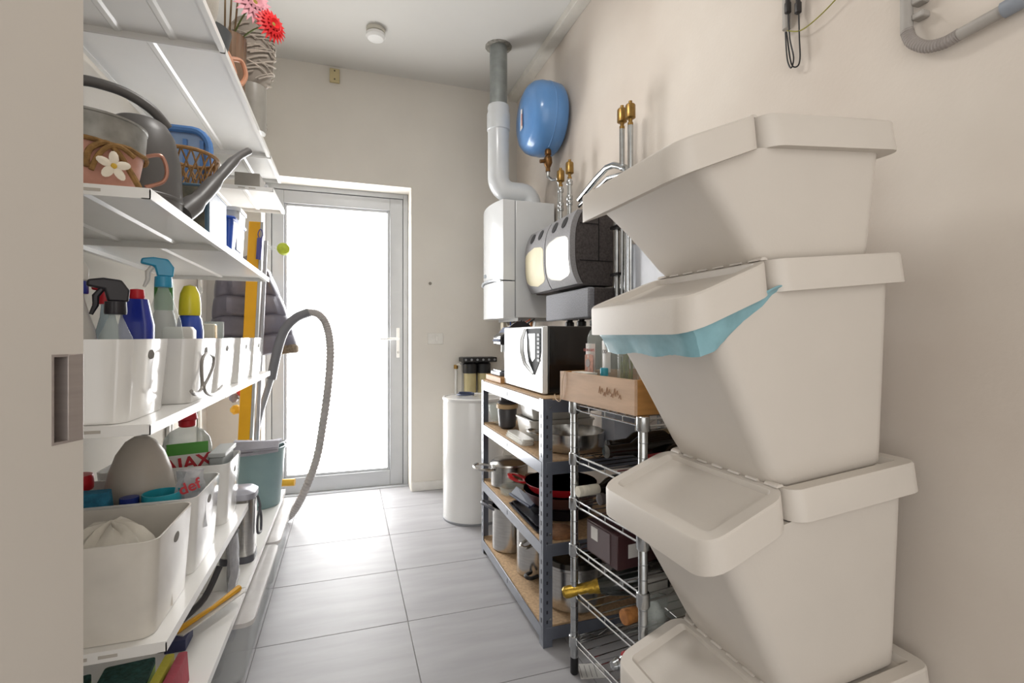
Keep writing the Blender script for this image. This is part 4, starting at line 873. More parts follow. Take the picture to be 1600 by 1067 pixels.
# AJAX bottle
t = T('floor_cleaner_bottle', 'big clear cleaner bottle with red cap and green label', 'bottle', (-.515, 1.945, bz4))
ab = M('pale_clear_plastic', '#d9e0dc', .12, alpha=.55); AX, AY = -.515, 1.945
def aell(r, z, sx=1, sy=.62): return (r, z)
O('bottle_body', G().lathe([(.058, 0), (.066, .01), (.070, .16), (.070, .245), (.064, .275), (.048, .298), (.026, .31), (.02, .315)], (AX, AY, bz4), seg=30, sx=1.05, sy=.66), ab, t)
O('green_liquid', G().lathe([(.056, .004), (.063, .012), (.066, .17), (.001, .17)], (AX, AY, bz4), seg=26, sx=1.03, sy=.63), M('green_cleaner', '#4f9a4d', .15, alpha=.75), t)
O('red_cap', G().lathe([(.020, .313), (.025, .317), (.026, .335), (.031, .339), (.027, .36), (.001, .362)], (AX, AY, bz4), seg=20), redp, t)
fn = Vector((.28, -.96, 0)).normalized(); fs = Vector((.96, .28, 0)).normalized()
lc = Vector((AX, AY, bz4)) + fn * .049
def lbl(cx, cz, w_, h_, m, nm, off):
    c = lc + fs * cx + Vector((0, 0, cz)) + fn * off
    return O(nm, G().prism([c + fs * -w_ + Vector((0, 0, -h_)), c + fs * w_ + Vector((0, 0, -h_)), c + fs * w_ + Vector((0, 0, h_)), c + fs * -w_ + Vector((0, 0, h_))], fn * .0006), m, t)
lbl(0, .190, .058, .065, M('label_white', '#e7e5df', .4), 'label', .001)
lbl(0, .248, .058, .019, M('label_green', '#4e9a34', .4), 'label_top_band', .002)
O('label_lettering', text_geo('AJAX', .058, frame(lc + Vector((0, 0, .198)) + fn * .0028, fs + Vector((0, 0, .12)), (0.12, 0, 1)), bold=.0016), M('lettering_red', '#c22f3a', .4), t)
# crumpled clear bag with a def logo
bagc = M('clear_wrapper', '#d8dadd', .15, var=.15, scale=40, alpha=.55)
random.seed(9); loops = []
for k in range(9):
    z = bz4 + .09 + .160 * k / 8; w_ = .035 * (1 - .35 * (k / 8)) ; loops.append([Vector((-.392 + w_ * math.cos(a) * 1.2 + random.uniform(-.006, .006) - .02, 1.585 + w_ * .7 * math.sin(a) + random.uniform(-.006, .006), z)) for a in [2 * math.pi * q / 14 for q in range(14)]])
t = T('plastic_wrapper', 'crumpled clear plastic wrapper in front of the cleaner bottle', 'wrapper', (-.41, 1.585, bz4 + .10))
O('wrapper_film', G().loft(loops), bagc, t, sharp=20)
O('wrapper_lettering', text_geo('def', .04, frame(Vector((-.404, 1.546, bz4 + .212)), (.93, .35, .3), (-.1, 0, 1)), bold=.001), M('lettering_red'), t)
t = T('grey_carton', 'grey box with lid in the farthest lower box', 'box', (-.415, 1.96, bz4))
O('carton_body', G().box(-.436, -.394, 1.88, 2.04, bz4, bz4 + .215), M('grey_card', '#9fa3a2', .5), t, bev=.004)
O('carton_lid', G().box(-.438, -.386, 1.875, 2.045, bz4 + .215, bz4 + .23), M('light_grey_card', '#b4b7b6', .5), t, bev=.003)
# ================================================================ ON THE SECOND SHELF
z2 = L2 + .0008
px_, py_ = -.526, 1.30
t = T('flower_pot', 'pink and zinc metal pot tied with rope and a flower', 'pot', (px_, py_, z2))
O('pot_wall', G().lathe([(.074, 0), (.078, .004), (.094, .095), (.092, .095), (.07, .006), (.001, .006)], (px_, py_, z2), seg=40), M('distressed_pink', '#cf9a88', .6, var=.10, scale=30, col2='#b98673'), t)
O('zinc_band', G().lathe([(.094, .092), (.0965, .094), (.100, .150), (.102, .152), (.102, .156), (.098, .156), (.096, .15), (.092, .095)], (px_, py_, z2), seg=40), M('weathered_zinc', '#9b9a95', .45, .5, var=.2, scale=25), t)
ropem = M('jute_rope', '#9c7747', .9, var=.25, scale=60, bump=.6, bscale=150)
O('rope_ring', G().tube([(px_ + .0985 * math.cos(a), py_ + .0985 * math.sin(a), z2 + .094 + .002 * math.sin(9 * a)) for a in [2 * math.pi * k / 40 for k in range(40)]], .005, 7, closed=True), ropem, t)
fd = Vector((.62, -.785, 0)); fsd = Vector((.785, .62, 0)); fc = Vector((px_, py_, z2)) + fd * .100
O('rope_bow', G().tube([fc + fsd * a + Vector((0, 0, b)) for a, b in ((-.035, .035), (-.03, .07), (-.005, .092), (.015, .08), (.035, .05), (.052, .02), (.056, .008))], .006, 7, sub=4), ropem, t)
O('rope_bow', G().tube([fc + fd * .004 + fsd * a + Vector((0, 0, b)) for a, b in ((-.028, .03), (-.018, .06), (0, .085), (.02, .09), (.045, .075))], .005, 7, sub=4), ropem, t)
flc = fc + fd * .012 + fsd * .006 + Vector((0, 0, .045)); pet = M('cream_petal', '#e5dccb', .6)
for k in range(5):
    a = 2 * math.pi * k / 5 + .3; d_ = fsd * math.cos(a) + Vector((0, 0, 1)) * math.sin(a); pp = flc + d_ * .016
    O('petal', G().lathe([(.001, -.003), (.008, -.002), (.011, 0), (.008, .002), (.001, .003)], pp, fd, 12, sx=1.35, sy=.8, up=d_), pet, t)
O('flower_centre', G().lathe([(.006, 0), (.005, .004), (.001, .006)], flc, fd, 10), M('flower_yellow', '#c9a437', .6), t)
hc = Vector((px_, py_, z2 + .112)) + Vector((.85, .52, 0)).normalized() * .099
hd = Vector((.85, .52, 0)).normalized()
O('ring_handle', G().tube([hc, hc + hd * .03 + Vector((0, 0, .010)), hc + hd * .042 + Vector((0, 0, -.02)), hc + hd * .034 + Vector((0, 0, -.05)), hc + hd * .0 + Vector((0, 0, -.07))], .0045, 8, sub=6), M('copper_handle', '#b88673', .35, .5), t)
# watering can
can = M('grey_plastic_can', '#5c5a59', .4, var=.03)
wx, wy = -.505, 1.515
t = T('watering_can', 'dark grey plastic watering can with long spout', 'watering can', (wx, wy, z2))
O('can_body', G().lathe([(.09, 0), (.097, .008), (.099, .05), (.094, .15), (.080, .215), (.062, .245), (.055, .25), (.001, .25)], (wx, wy, z2), seg=40, sx=.92, sy=1.02), can, t)
sp = [(-.43, 1.572, 1.435), (-.405, 1.63, 1.49), (-.375, 1.725, 1.585), (-.345, 1.83, 1.685), (-.322, 1.905, 1.738)]
O('spout', G().tube(sp, [.028] * 4 + [.022] * 4 + [.016] * 4 + [.012] * 5, 16, sub=4), can, t)
O('carry_handle', G().tube([at_y(262, 200, 1.56), at_y(238, 172, 1.53), at_y(200, 147, 1.50), at_y(160, 132, 1.47), at_y(120, 125, 1.45), at_y(80, 135, 1.45), at_y(60, 180, 1.47), (wx - .085, wy - .03, z2 + .12)], .0125, 12, sub=5), can, t)
O('rib_band', G().lathe([(.099, .045), (.1015, .048), (.1015, .054), (.099, .057)], (wx, wy, z2), seg=40, sx=.92, sy=1.02), can, t)
# picture tin, blue basket, wicker basket
t = T('picture_tin', 'blue-grey tin with a cloudy picture on its front', 'tin', (-.50, 1.77, z2))
O('tin_body', G().box(-.60, -.395, 1.70, 1.93, z2, z2 + .155), M('teal_tin', '#547084', .4), t, bev=.004)
O('picture_panel', G().box(-.3955, -.3935, 1.707, 1.923, z2 + .006, z2 + .150), M('cloudy_picture', '#c3cad6', .4, scale=9, col2='#8d9cb4'), t)
O('picture_side', G().box(-.59, -.405, 1.6985, 1.7005, z2 + .01, z2 + .145), M('dark_picture', '#4a4f4c', .5, scale=18, col2='#9b937c'), t)
O('lid_seam', G().box(-.602, -.3925, 1.698, 1.932, z2 + .146, z2 + .15), M('teal_tin'), t)
blu = M('blue_basket_plastic', '#5f8fd0', .35, var=.1)
t = T('blue_basket', 'light blue plastic basket standing on edge behind the can', 'basket', (-.57, 1.96, z2))
zz = z2 + .0
lp0 = rrect(-.80, -.50, 0, .32, 0, .05, 5)
def bsk(p, d): return Vector((p.x + .05, 1.962 + d, zz + p.y * 1.22 + .012))
O('basket_floor', G().loft([[bsk(p, 0) for p in lp0], [bsk(p, .006) for p in lp0]]), M('pale_blue_plastic', '#9db8dd', .35), t)
ring = [bsk(p, -.012) for p in lp0]; O('basket_rim', G().tube(ring, .012, 8, closed=True), blu, t)
for k in range(6):
    x = -.73 + .05 * k; O('basket_slat', G().box(x, x + .012, 1.950, 1.960, zz + .03, zz + .37), blu, t)
wk = M('wicker_cane', '#a67d4d', .7, var=.2, scale=60)
wt = T('wicker_basket', 'small open-weave wicker basket lying on the picture tin', 'basket', (-.475, 1.83, z2 + .156))
wc = Vector((-.475, 1.83, z2 + .158)); L_, Wd, Hh = .10, .075, .105
def wpt(a, f):                                           # basket wall: a around, f 0 bottom .. 1 rim
    r = .72 + .28 * f; return wc + Vector((Wd * r * math.cos(a), L_ * r * math.sin(a), .006 + Hh * f))
n = 18
for k in range(n):
    for s in (1, -1): O('cane', G().tube([wpt(2 * math.pi * (k + s * 1.5 * f) / n, f) for f in (0, .25, .5, .75, 1)], .0028, 5), wk, wt)
O('rim_cane', G().tube([wpt(2 * math.pi * k / 30, 1) for k in range(30)], .006, 7, closed=True), wk, wt)
O('base_cane', G().loft([[wpt(2 * math.pi * k / 30, 0) for k in range(30)], [wpt(2 * math.pi * k / 30, .05) for k in range(30)]]), wk, wt)
# clear box and blue box
t = T('clear_food_box', 'white translucent lidded box on the second shelf', 'box', (-.47, 2.25, z2))
O('box_body', G().loft([rrect(-.56, -.42, 2.23, 2.36, z2, .015), rrect(-.57, -.41, 2.22, 2.37, z2 + .20, .018)]), M('milky_plastic', '#dfe1df', .3, alpha=.75), t)
O('box_lid', G().loft([rrect(-.575, -.405, 2.215, 2.375, z2 + .2, .02), rrect(-.575, -.405, 2.215, 2.375, z2 + .215, .02)]), M('milky_plastic'), t)
t = T('blue_plastic_box', 'royal blue plastic box with white label on the second shelf', 'box', (-.47, 2.08, z2))
O('box_body', G().loft([rrect(-.55, -.395, 2.0, 2.20, z2, .012), rrect(-.56, -.386, 1.99, 2.21, z2 + .125, .014), rrect(-.555, -.391, 1.995, 2.205, z2 + .125, .012), rrect(-.545, -.40, 2.005, 2.195, z2 + .01, .012)]), M('royal_blue_box', '#2457c0', .3, coat=.3), t)
O('box_rim', G().tube([Vector(p) for p in rrect(-.562, -.384, 1.988, 2.212, z2 + .122, .015)], .006, 6, closed=True), M('royal_blue_box'), t)
O('label', G().box(-.3915, -.3895, 2.07, 2.19, z2 + .02, z2 + .11), M('sticker_white'), t)
# far items between the two small shelves of the corner unit
one('grey_storage_tin', 'small grey concrete-look box on the upper corner shelf', 'box', G().box(-.56, -.44, 2.92, 3.08, 1.886, 1.965), M('grey_concrete_box', '#9a958d', .7), (-.5, 3.0, 1.886), bev=.003)
t = T('metal_roll', 'silver ribbed roll on the upper corner shelf', 'roll', (-.43, 3.18, 1.886))
O('roll', G().lathe([(.045, 0), (.047, .004), (.047, .16), (.045, .164)], (-.60, 3.18, 1.934), (1, 0, 0), 24), M('silver_foil', '#b4b4b6', .3, .7), t)
# ================================================================ ON THE TOP SHELF
z1 = L1 + .0008
t = T('fabric_pouch', 'beige fabric pouch at the near end of the top shelf', 'pouch', (-.47, 1.74, z1))
random.seed(21); loops = []
for k in range(9):
    f = k / 8; R = (math.sin(math.pi * min(.98, .12 + .88 * f)) ** .5)
    loops.append([Vector((-.470 + .085 * R * math.cos(a) * (1 + .05 * math.sin(3 * a + f)), 1.74 + .15 * R * math.sin(a), z1 + .26 * f)) for a in [2 * math.pi * q / 24 for q in range(24)]])
O('pouch_body', G().loft(loops), M('beige_fabric', '#a8a196', .9, var=.08, bump=.4, bscale=160), t)
O('drawstring', G().tube([(-.405, 1.64, z1 + .20), (-.388, 1.70, z1 + .17), (-.386, 1.78, z1 + .18), (-.395, 1.86, z1 + .21)], .003, 6, sub=5), M('pale_string'), t)
t = T('dark_bowl', 'dark grey bowl near the middle of the top shelf', 'bowl', (-.475, 1.985, z1))
O('bowl_wall', G().lathe([(.05, 0), (.06, .004), (.085, .12), (.082, .12), (.055, .008), (.001, .008)], (-.475, 1.985, z1), seg=34), M('dark_grey_ceramic', '#4b4d4e', .4), t)
t = T('terracotta_jug', 'terracotta jug with open handle on the top shelf', 'jug', (-.44, 2.13, z1))
tr_ = M('terracotta_glaze', '#c08a6c', .45, var=.08)
O('jug_body', G().lathe([(.04, 0), (.05, .01), (.055, .06), (.04, .11), (.03, .13), (.027, .13), (.036, .11), (.05, .06), (.001, .01)], (-.455, 2.13, z1), seg=28), tr_, t)
O('jug_handle', G().tube([(-.425, 2.16, z1 + .12), (-.395, 2.19, z1 + .13), (-.382, 2.20, z1 + .085), (-.395, 2.185, z1 + .04), (-.41, 2.16, z1 + .03)], .009, 8, sub=5), tr_, t)
t = T('flower_vase', 'ribbed brown glass vase of pink and red gerberas', 'vase', (-.46, 2.30, z1))
vc = Vector((-.455, 2.29, z1)); loops = []
for r, z in ((.045, 0), (.05, .01), (.055, .15), (.06, .27), (.057, .27), (.052, .15), (.045, .02)):
    loops.append([vc + Vector(((r + .0025 * (k % 2)) * math.cos(2 * math.pi * k / 44), (r + .0025 * (k % 2)) * math.sin(2 * math.pi * k / 44), z)) for k in range(44)])
O('ribbed_glass', G().loft(loops), M('smoky_ribbed_glass', '#8d7460', .15, alpha=.7), t)
def gerbera(c, ax, r, m, stem0, par):
    ax = Vector(ax).normalized(); a = ax.orthogonal().normalized(); b = ax.cross(a)
    st = O('stem', G().tube([stem0, (Vector(stem0) + Vector(c)) / 2 + Vector((0, 0, .02)), Vector(c) - ax * .01], .0035, 6, sub=4), M('stem_green', '#5f6e3a', .6), par)
    for ring, (rr, cnt, lift) in enumerate(((1, 22, .0), (.72, 18, .012), (.45, 12, .022))):
        for k in range(cnt):
            an = 2 * math.pi * (k + .5 * ring) / cnt; d = a * math.cos(an) + b * math.sin(an); s = ax.cross(d)
            p0 = Vector(c) + ax * (.004 + lift * .3); p1 = Vector(c) + d * (r * rr * .6) + ax * (lift + .006); p2 = Vector(c) + d * r * rr + ax * (lift - .006)
            wd = r * .12; g = G().add([p0 + s * wd * .4, p0 - s * wd * .4, p1 - s * wd, p1 + s * wd, p2], [(0, 1, 2, 3), (3, 2, 4)])
            g.add([v - ax * .0012 for v in g.v[:5]], [(3, 2, 1, 0), (4, 2, 3)]); O('petal', g, m, st)
    O('flower_eye', G().lathe([(r * .22, .0), (r * .2, .014), (.001, .02)], Vector(c), ax, 14), M('gerbera_eye', '#8f7d34', .8), st)
gerbera(at_y(424, 40, 2.24), (.65, -.75, .05), .070, M('gerbera_red', '#d81a20', .5), vc + Vector((.02, 0, .25)), t)
gerbera(at_y(396, 6, 2.22), (.55, -.8, .1), .085, M('gerbera_pink', '#dd9aa5', .5), vc + Vector((0, 0, .25)), t)
for k, (u, v) in enumerate(((352, -5), (362, -8), (372, -4))): O('stem', G().tube([vc + Vector((-.02 + .015 * k, 0, .02)), vc + Vector((-.02 + .015 * k, 0, .2)), at_y(u, v, 2.28)], .004, 6, sub=4), M('stem_brown', '#7d6a4c', .6), t)
t = T('wrapped_vase', 'whitewashed twig-wrapped vase on ribbed foot at shelf edge', 'vase', (-.43, 2.56, z1))
tw = M('whitewashed_twig', '#c1b7ab', .8, var=.15, scale=40)
wv = Vector((-.425, 2.58, z1)); prof = [(.058, 0), (.062, .20), (.085, .24), (.10, .33), (.098, .42), (.075, .50), (.06, .52)]
loops = [[wv + Vector(((r + .002 * (k % 2)) * math.cos(2 * math.pi * k / 40), (r + .002 * (k % 2)) * math.sin(2 * math.pi * k / 40), z)) for k in range(40)] for r, z in ((.06, 0), (.062, .01), (.062, .21))]
O('ribbed_foot', G().loft(loops), M('grey_ribbed_glass', '#a3a098', .3, var=.1), t)
O('vase_core', G().lathe([(.06, .21), (.08, .24), (.095, .33), (.093, .42), (.07, .50), (.001, .50)], wv, seg=30), M('vase_core_grey', '#9d958b', .9), t)
random.seed(31)
def vr(z):
    for (r0, a0), (r1, a1) in zip(prof, prof[1:]):
        if a0 <= z <= a1: return r0 + (r1 - r0) * (z - a0) / (a1 - a0)
    return .07
for k in range(85):
    a = random.random() * 6.28; zz0 = random.uniform(.22, .46); sl = random.uniform(.25, .9) * random.choice((1, 1, 1, -1)); pts = []
    for q in range(6):
        f = q / 5; z = min(.51, max(.21, zz0 + .07 * (f - .5) * sl)); pts.append(wv + Vector(((vr(z) + .002 + .003 * random.random()) * math.cos(a + 1.0 * f), (vr(z) + .002 + .003 * random.random()) * math.sin(a + 1.0 * f), z)))
    O('twig', G().tube(pts, random.uniform(.0022, .0042), 5), tw, t)
# ================================================================ ON THE LOWEST SHELF
z5 = L5 + .0008
t = T('bucket', 'teal plastic bucket with cloth over its rim', 'bucket', (-.43, 2.82, z5))
tl = M('teal_bucket_plastic', '#86a0a2', .35, var=.04); bc = Vector((-.43, 2.82, z5))
O('bucket_wall', G().lathe([(.095, 0), (.1, .006), (.124, .285), (.129, .287), (.129, .297), (.121, .298), (.097, .01), (.001, .009)], bc, seg=44), tl, t)
O('wire_bail', G().tube([bc + Vector((.128 * math.cos(a), .128 * math.sin(a), .285 + .035 * math.sin((a + 1.9) * 1.0))) for a in [-1.9 + 3.14 * k / 16 for k in range(17)]], .0035, 6), M('grey_bail', '#b9bfc2', .4, .4), t)
O('wooden_grip', G().tube([bc + Vector((-.09, .09, .30)), bc + Vector((-.05, .115, .31))], .010, 10), M('beech_grip', '#c79a55', .5), t)
random.seed(41); gc = M('grey_towel', '#a3a2aa', .9, var=.1, bump=.5, bscale=120)
for k, (h, lab_) in enumerate(((.312, 'lower folded grey cloth lying over the bucket rim'), (.325, 'upper folded grey cloth lying over the bucket rim'))):
    loops = [[bc + Vector((x, y - .02, h + .008 * math.sin(9 * x + 4 * f + k) + dz)) for x, y in ((-.10, -.105 + .16 * f), (-.03, -.115 + .16 * f), (.04, -.115 + .16 * f), (.105, -.10 + .16 * f))] + [bc + Vector((x, y - .02, h + .010 + .008 * math.sin(9 * x + 4 * f + k) + dz)) for x, y in ((.105, -.10 + .16 * f), (.04, -.115 + .16 * f), (-.03, -.115 + .16 * f), (-.10, -.105 + .16 * f))] for f, dz in ((0, -.03), (.25, 0), (.5, .004), (.75, .0), (1, -.006))]
    one('folded_cloth', lab_, 'cloth', G().loft(loops), gc, bc + Vector((0, -.04, h - .03)))
t = T('steel_caddy', 'stainless steel caddy bin with grey lid and carrying handle', 'bin', (-.397, 2.155, z5))
kx, ky = -.397, 2.155
O('caddy_body', G().loft([rrect(kx - .06, kx + .055, ky - .055, ky + .06, z5, .03), rrect(kx - .062, kx + .058, ky - .058, ky + .062, z5 + .24, .032)]), steel, t)
O('base_band', G().loft([rrect(kx - .062, kx + .057, ky - .057, ky + .062, z5, .03), rrect(kx - .062, kx + .057, ky - .057, ky + .062, z5 + .025, .03)]), M('dark_grey_band', '#55565c', .4), t)
O('lid', G().loft([rrect(kx - .066, kx + .062, ky - .062, ky + .066, z5 + .24, .034), rrect(kx - .066, kx + .062, ky - .062, ky + .066, z5 + .262, .034), rrect(kx - .05, kx + .046, ky - .046, ky + .05, z5 + .275, .025)]), M('grey_lid', '#a7a7b0', .3, .3), t)
O('carry_handle', G().tube([(kx + .062, ky + .01, z5 + .235), (kx + .072, ky + .01, z5 + .19), (kx + .066, ky - .012, z5 + .15), (kx + .066, ky - .012, z5 + .10), (kx + .072, ky + .012, z5 + .09), (kx + .072, ky + .032, z5 + .10), (kx + .072, ky + .032, z5 + .15), (kx + .068, ky + .012, z5 + .19)], .0045, 8, sub=4), M('dark_grey_band'), t)
# clear pouch hanging under the lower shelf edge, packs, sponges
random.seed(51); loops = []
for k in range(7):
    f = k / 6; loops.append([Vector((-.375 + .016 * math.cos(a) + random.uniform(-.004, .004), 1.93 + .055 * math.sin(a) * (1 - .15 * f) + random.uniform(-.004, .004), z5 + .004 + .175 * f)) for a in [2 * math.pi * q / 12 for q in range(12)]])
one('plastic_pouch', 'creased grey plastic pouch standing beside the steel caddy', 'pouch', G().loft(loops), M('grey_clear_film', '#b9b9bd', .2, var=.15, scale=30, alpha=.75), (-.375, 1.93, z5))
t = T('brush_pack', 'white and yellow brush packet lying on the lowest shelf', 'packet', (-.39, 1.70, z5))
a, b = Vector((-.45, 1.60, z5 + .03)), Vector((-.332, 1.80, z5 + .035)); d = (b - a).normalized(); s = Vector((d.y, -d.x, 0)) * .022
O('card_back', G().prism([a - s, a + s, b + s, b - s], (0, 0, .004)), M('white_card'), t)
O('yellow_brush', G().tube([a + Vector((0, 0, .012)), (a + b) / 2 + s * .4 + Vector((0, 0, .014)), b + Vector((0, 0, .012))], [.009, .006, .010], 8), M('brush_yellow', '#dba32a', .4), t)
O('packet_foot', G().box(-.47, -.42, 1.57, 1.64, z5, z5 + .03), M('navy_card', '#3a3f66', .5), t)
one('black_strap', 'dark grey strap handle lying on the lowest shelf', 'strap', G().tube([(-.47, 1.72, z5 + .012), (-.43, 1.80, z5 + .03), (-.40, 1.86, z5 + .10)], .010, 8, sub=4), M('charcoal_plastic'), (-.44, 1.79, z5))
spg = M('sponge_green', '#a9c26a', .9, var=.1, bump=.6, bscale=160); spd = M('scourer_green', '#2f5a52', .95, var=.3, scale=90, bump=.8, bscale=160)
for k, (sx_, sy_, rz, lab_) in enumerate(((-.60, 1.34, .25, 'green kitchen sponge with dark scourer at the far left of the lowest shelf'), (-.49, 1.37, .1, 'green kitchen sponge with dark scourer beside the yellow packs'))):
    t = T('kitchen_sponge', lab_, 'sponge', (sx_, sy_, z5 + .045 * 0))
    R = Matrix.Translation((sx_, sy_, z5)) @ Matrix.Rotation(rz, 4, 'Z')
    O('sponge_foam', G().loft([rrect(-.05, .05, -.06, .06, 0, .008), rrect(-.05, .05, -.06, .06, .06, .008)]).xf(R), spg, t)
    O('scourer_pad', G().loft([rrect(-.05, .05, -.06, .06, .06, .008), rrect(-.05, .05, -.06, .06, .072, .008)]).xf(R), spd, t)
for k, (cl, nm) in enumerate((('#c9bf3a', 'yellow-green'), ('#a83a48', 'red'), ('#6fb83f', 'bright green'))):
    x = -.415 + .028 * k if k < 2 else -.435
    one('cloth_pack', 'folded ' + nm + ' cleaning cloth pack near the shelf edge', 'cloth pack', G().loft([rrect(x - .012, x + .012, 1.24 + .02 * k, 1.44, z5, .008), rrect(x - .010, x + .010, 1.25 + .02 * k, 1.43, z5 + .075 - .03 * (k == 2), .006)]).xf(Matrix.Identity(4)), M('cloth_' + nm.replace(' ', '_').replace('-', '_'), cl, .7, var=.15, bump=.4), (x, 1.34, z5)) if k < 2 else None
t = T('hand_brush', 'yellow handled brush at the far end of the lowest shelf', 'brush', at_z(447, 754, z5 + .03))
q = at_z(447, 754, z5 + .05); O('grip', G().tube([q + Vector((-.06, .01, 0)), q + Vector((.045, -.005, 0))], .020, 10), M('brush_yellow'), t)
O('brush_block', G().box(q.x - .16, q.x - .06, q.y - .01, q.y + .04, z5, z5 + .07), M('charcoal_plastic'), t, bev=.006)
# clear storage boxes on the floor
for k, (y0, y1, lab_) in enumerate(((1.75, 2.36, 'near clear plastic storage box on the floor under the shelves'), (2.40, 3.02, 'far clear plastic storage box on the floor under the shelves'))):
    t = T('clear_storage_box', lab_, 'storage box', (-.5, (y0 + y1) / 2, 0))
    O('box_shell', G().loft([rrect(-.70, -.315, y0 + .02, y1 - .02, .001, .03), rrect(-.72, -.29, y0, y1, .185, .03), rrect(-.717, -.293, y0 + .003, y1 - .003, .185, .03), rrect(-.697, -.318, y0 + .023, y1 - .023, .004, .03)]), clearp, t)
    O('box_lid', G().loft([rrect(-.728, -.282, y0 - .008, y1 + .008, .186, .03), rrect(-.728, -.282, y0 - .008, y1 + .008, .200, .03), rrect(-.70, -.31, y0 + .02, y1 - .02, .203, .02)]), M('milky_lid', '#e2dedb', .25, alpha=.5), t)
    cols = ('#4a4e57', '#6d6a66', '#39456b', '#8b8781', '#55504c'); random.seed(60 + k)
    for q in range(5):
        c = Vector((-.45 - .12 * (q % 2), y0 + .09 + q * .10, .006)); m_ = M('stored_item_' + cols[q][1:], cols[q], .6)
        one('stored_item', ('near' if k == 0 else 'far') + ' clear box: ' + ('dark grey', 'taupe', 'navy', 'stone grey', 'brown')[q] + ' item stored inside', 'stored item', G().loft([rrect(c.x - .06, c.x + .06, c.y - .038, c.y + .038, .006, .02), rrect(c.x - .07, c.x + .07, c.y - .045, c.y + .045, .06 + .02 * (q % 3), .025), rrect(c.x - .05, c.x + .05, c.y - .03, c.y + .03, .10 + .02 * (q % 3), .02)]), m_, c)
# ================================================================ BETWEEN THE SHELVES AND THE DOOR
yl = M('yellow_spirit_level', '#e0a414', .4, var=.03)
t = T('spirit_level', 'long yellow spirit level leaning behind the shelves', 'spirit level', (-.575, 3.135, 0))
p0, p1 = Vector((-.575, 3.135, .004)), Vector((-.495, 3.135, 1.75)); w_ = Vector((.03, 0, 0)); d_ = Vector((0, .022, 0))
O('level_body', G().loft([[p0 - w_ - d_, p0 + w_ - d_, p0 + w_ + d_, p0 - w_ + d_], [p1 - w_ - d_, p1 + w_ - d_, p1 + w_ + d_, p1 - w_ + d_]]), yl, t, bev=.003)
O('side_rail', G().loft([[p0 + w_ - d_, p0 + w_ * 1.5 - d_, p0 + w_ * 1.5 + d_, p0 + w_ + d_], [p1 + w_ - d_, p1 + w_ * 1.5 - d_, p1 + w_ * 1.5 + d_, p1 + w_ + d_]]), M('rail_grey', '#aaa9a6', .4), t)
t = T('broom_pole', 'grey broom pole with blue grip beside the yellow level', 'pole', (-.50, 3.09, 0))
O('pole', G().tube([(-.50, 3.09, 0), (-.435, 3.09, 1.64)], .010, 10), M('pole_grey', '#a9a8ac', .35, .4), t)
O('blue_grip', G().tube([at_y(404, 405, 3.09), at_y(406, 372, 3.09)], .014, 10), M('indigo_grip', '#4a4a86', .4), t)
O('hang_loop', G().tube([at_y(406, 374, 3.09), at_y(403, 366, 3.09), at_y(407, 358, 3.09), at_y(411, 366, 3.09), at_y(407, 374, 3.09)], .003, 6, sub=4), M('indigo_grip'), t)
t = T('duster', 'lime green round duster head on a clear handle', 'duster', at_y(443, 389, 3.1))
c = at_y(443, 389, 3.1); O('duster_head', G().lathe([(.001, -.022), (.028, -.016), (.036, 0), (.028, .016), (.001, .022)], c, (.35, -.94, 0), 20), M('lime_green', '#bcc93c', .6, var=.1, scale=60), t)
O('handle', G().tube([c + Vector((-.02, .0, 0)), at_y(408, 385, 3.1)], .012, 10), clearp, t)
# vacuum hose and wand
vg = M('vacuum_grey', '#8d8d90', .35, var=.04); vd_ = M('vacuum_dark_grey', '#6f6f73', .35)
t = T('vacuum_hose', 'grey vacuum cleaner wand with long looping hose', 'vacuum hose', at_z(440, 815, 0))
ya, yb_ = 3.16, 3.14
wand = [at_y(396, 692, 3.2), at_y(408, 640, 3.2), at_y(424, 590, 3.19)]
O('wand_tube', G().tube([Vector((-.54, 3.24, .05))] + wand, .018, 12), vg, t)
O('curved_grip', G().tube([at_y(424, 592, 3.19), at_y(433, 550, 3.18), at_y(444, 517, 3.17), at_y(462, 497, 3.16), at_y(483, 488, 3.16)], .027, 14, sub=5), vd_, t)
hp = [at_y(480, 488, 3.16), at_y(497, 491, 3.16), at_y(510, 508, 3.15), at_y(516, 545, 3.14), at_y(513, 600, 3.12), at_y(505, 660, 3.14), at_y(495, 715, 3.16), at_y(478, 762, 3.19), at_y(460, 797, 3.21), at_y(442, 813, 3.20), Vector((-.42, 3.17, .026))]
hs = spline(hp, 34); rs = [.0225 + .0016 * (1 if (i // 2) % 2 else -1) for i in range(len(hs))]
O('corrugated_hose', G().tube(hs, rs, 12), M('hose_grey', '#a8a3a0', .5), t, sharp=80)
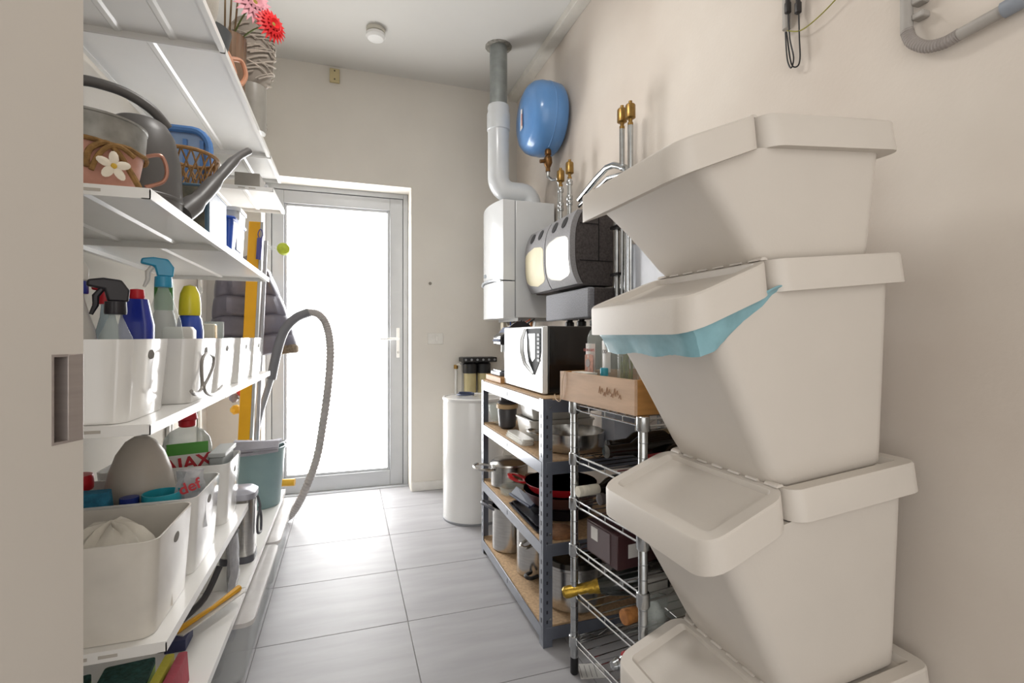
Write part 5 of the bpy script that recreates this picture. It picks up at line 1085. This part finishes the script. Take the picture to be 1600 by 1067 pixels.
# jacket hanging from the wall hook
jm = M('dark_puffer_nylon', '#6a6874', .38, var=.1, scale=8, bump=.25, bscale=40)
t = T('puffer_jacket', 'dark grey quilted jacket hanging beside the door', 'jacket', (-.52, 3.36, .96))
random.seed(71); loops = []; n = 56
for k in range(61):
    f = k / 60; z = .985 + .60 * f
    xr = -.285 - .20 * f ** 1.2 - .06 * max(0, f - .85) / .15; xl = -.79 + .06 * f + .10 * max(0, f - .8) / .2; dep = .085 - .03 * max(0, f - .8) / .2
    fr_ = (f * 5.0) % 1.0; puff = .80 + .34 * math.sin(math.pi * fr_) ** .55
    lp = []
    for q in range(n):
        a = 2 * math.pi * q / n; wob = 1 + .07 * math.sin(9 * a + 4 * math.floor(f * 5)) + .05 * math.sin(17 * a - 3 * math.floor(f * 5))
        lp.append(Vector(((xl + xr) / 2 + (xr - xl) / 2 * math.cos(a) * (.93 + .07 * puff), 3.37 + dep * math.copysign(abs(math.sin(a)) ** .75, math.sin(a)) * puff * wob, z + .02 * math.cos(a) * (1 - f) + .006 * math.sin(5 * a))))
    loops.append(lp)
O('jacket_body', G().loft(loops), jm, t)
O('front_zip', G().tube([(-.50, 3.27, 1.0), (-.51, 3.268, 1.2), (-.53, 3.275, 1.4), (-.545, 3.30, 1.54)], .006, 6, sub=4), darkplastic, t)
O('fur_lining', G().lathe([(.05, -.05), (.062, -.03), (.06, 0), (.045, .004)], (-.345, 3.35, 1.0), (.13, 0, -1), 16), M('fleece_brown', '#8a7b68', .95, var=.3, scale=60, bump=.9, bscale=120), t)
O('hanging_loop', G().tube([(-.54, 3.38, 1.56), (-.56, 3.46, 1.62), (-.56, YB - .005, 1.64)], .006, 6), darkplastic, t)
# bag of small things hanging lower on the wall
t = T('hanging_bag', 'small clear bag of red and yellow bits behind the shelf', 'bag', at_y(372, 632, 3.3))
for k, (u, v, cl, r) in enumerate(((378, 612, '#c8433c', .03), (366, 622, '#8a8590', .028), (382, 622, '#3d456b', .026), (368, 640, '#dcaa28', .03), (380, 643, '#dcaa28', .026))):
    c = at_y(u, v, 3.3); O('bag_item', G().lathe([(.001, -r), (r * .8, -r * .6), (r, 0), (r * .7, r * .7), (.001, r)], c, (.3, .2, 1), 9), M('bit_' + cl[1:], cl, .4), t, sharp=20)
O('hang_string', G().tube([at_y(378, 605, 3.3), at_y(379, 560, 3.34), Vector((at_y(379, 540, YB).x, YB - .004, at_y(379, 540, YB).z))], .003, 5), M('pale_string'), t)
